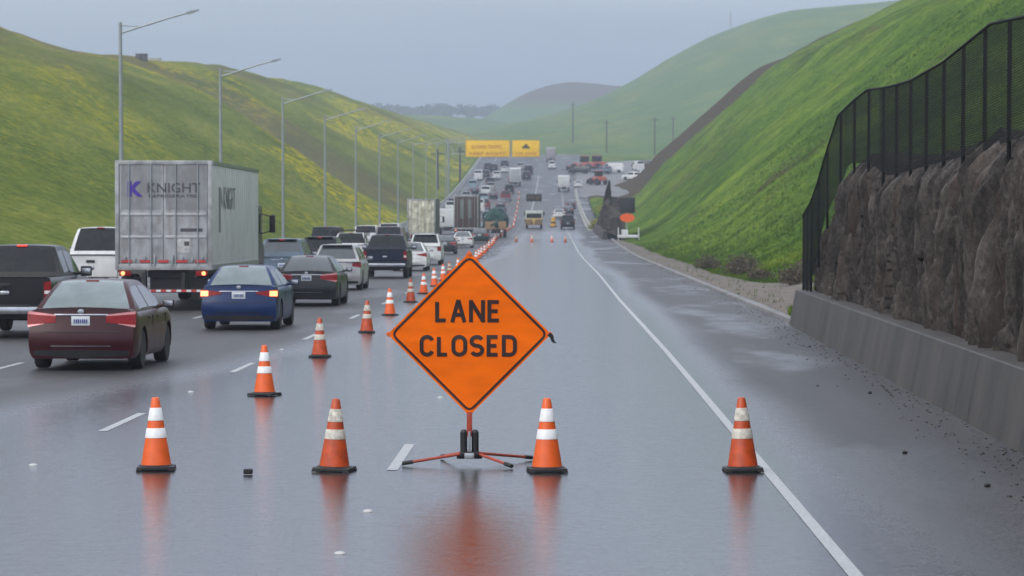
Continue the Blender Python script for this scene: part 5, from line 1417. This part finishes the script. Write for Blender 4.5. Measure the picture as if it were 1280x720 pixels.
FOL = pm('far_foliage', (.035, .055, .03), .9, var=.4, scale=.2)
bl = [(9.0, 119, .75), (9.6, 126, .6), (8.6, 149, .8), (9.3, 157, .9), (10.6, 131, .7), (11.3, 126, .65), (8.3, 172, .8), (12.2, 122, .6), (8.9, 138, .55)]
bn = ['brown shrub low on the verge, left of the gap in the brush', 'small brown shrub right beside the first brown shrub', 'broad brown shrub at the left end of the verge brush', 'tall brown shrub behind the broad brown one', 'dark brown shrub in the middle of the verge brush', 'brown shrub right of the dark middle one', 'farthest brown shrub on the verge towards the trailer sign', 'rightmost brown shrub, nearest the rock wall fence', 'low sparse brown shrub between the dark and the broad ones']
for i, ((x, y, r_), lb) in enumerate(zip(bl, bn)):
    t = empty('shrub', (x, y, zright(x, y))); m = MB(); leaf_cloud(m, (0, 0, r_ * .45), r_, 1500, .075, i, .62); m.build('foliage', BUSH, t, smooth=0, recalc=False)
    m = MB(); rnd = random.Random(i)
    for _ in range(16):
        a_ = rnd.random() * 6.28; m.tube((0, 0, -.05), (math.cos(a_) * r_ * .8, math.sin(a_) * r_ * .8, r_ * rnd.uniform(.5, 1.05)), .018, .006, n=4)
    m.build('stem', TWIG, t); tag(t, lb, 'shrub', 'brown shrubs on the right verge')
# grass tufts
def tufts(name, mat, n, fx, seed, hmin=.12, hmax=.32):
    rnd = random.Random(seed); m = MB()
    for _ in range(n):
        x, y, z = fx(rnd)
        for b in range(3):
            a_ = rnd.random() * 6.28; hh = rnd.uniform(hmin, hmax); w = .02 + hh * .05; dx, dy_ = math.cos(a_), math.sin(a_); ln = rnd.uniform(.1, .5) * hh
            ox, oy = rnd.uniform(-.1, .1), rnd.uniform(-.1, .1)
            m.face([(x + ox - dy_ * w, y + oy + dx * w, z - .03), (x + ox + dy_ * w, y + oy - dx * w, z - .03), (x + ox + dx * ln, y + oy + dy_ * ln, z + hh)])
    return tag(m.build(name, mat, smooth=0, recalc=False), kind='stuff')
TG = pm('tuft_green', (.10, .20, .024), .8, var=.45, scale=.35, spec=.2, col2=(.055, .12, .016))
def fright(r_):
    while True:
        y = 77 + 230 * r_.random() ** 1.5; x = 6.5 + r_.random() ** 1.6 * (16 + (y - 77) * .25)
        if x < 6.22 + verge_w(y) and r_.random() > .06: continue
        return x, y, zright(x, y)
tufts('grass_tufts', G_RIGHT, 42000, fright, 3, .10, .26)
def fnear(r_):
    y = 76.3 + r_.random() * 7; x = 6.2 + r_.random() * 2.2
    return x, y, zright(x, y)
tufts('grass_tufts', G_RIGHT, 2600, fnear, 5, .2, .5)
# far tree line
m = MB(); rnd = random.Random(11)
for i in range(70):
    x = rnd.uniform(-175, -5); y = rnd.uniform(2750, 3150); leaf_cloud(m, (x - 60, y, -5 + rnd.uniform(4, 8)), rnd.uniform(5, 9), 110, 3.2, i, .8)
tag(m.build('far_trees', FOL, smooth=0, recalc=False), kind='stuff')
# yellow weeds by the far barrier
YW = pm('mustard', (.30, .28, .03), .9, var=.5, scale=1.5)
for i, (x, y, r_, lb) in enumerate(((4.75, 330, 1.0, 'yellow flowering shrub at the foot of the far rock wall'), (5.6, 418, 1.3, 'yellow flowering shrub on the bank beyond the far rock wall'), (6.8, 470, 1.9, 'broad yellow flowering shrub high on the mound'))):
    t = empty('shrub', (x if i else 4.0 + .75, y + (68 if i == 0 else 0), rz(y + (68 if i == 0 else 0)) + (.2 if i < 2 else .8))); m = MB(); leaf_cloud(m, (0, 0, r_ * .4), r_, 700, .16, 40 + i, .7); m.build('foliage', YW, t, smooth=0, recalc=False)
    m = MB(); m.tube((0, 0, -.3), (0, 0, r_ * .6), .05, n=5); m.build('stem', TWIG, t); tag(t, lb, 'shrub', 'yellow shrubs on the far bank')
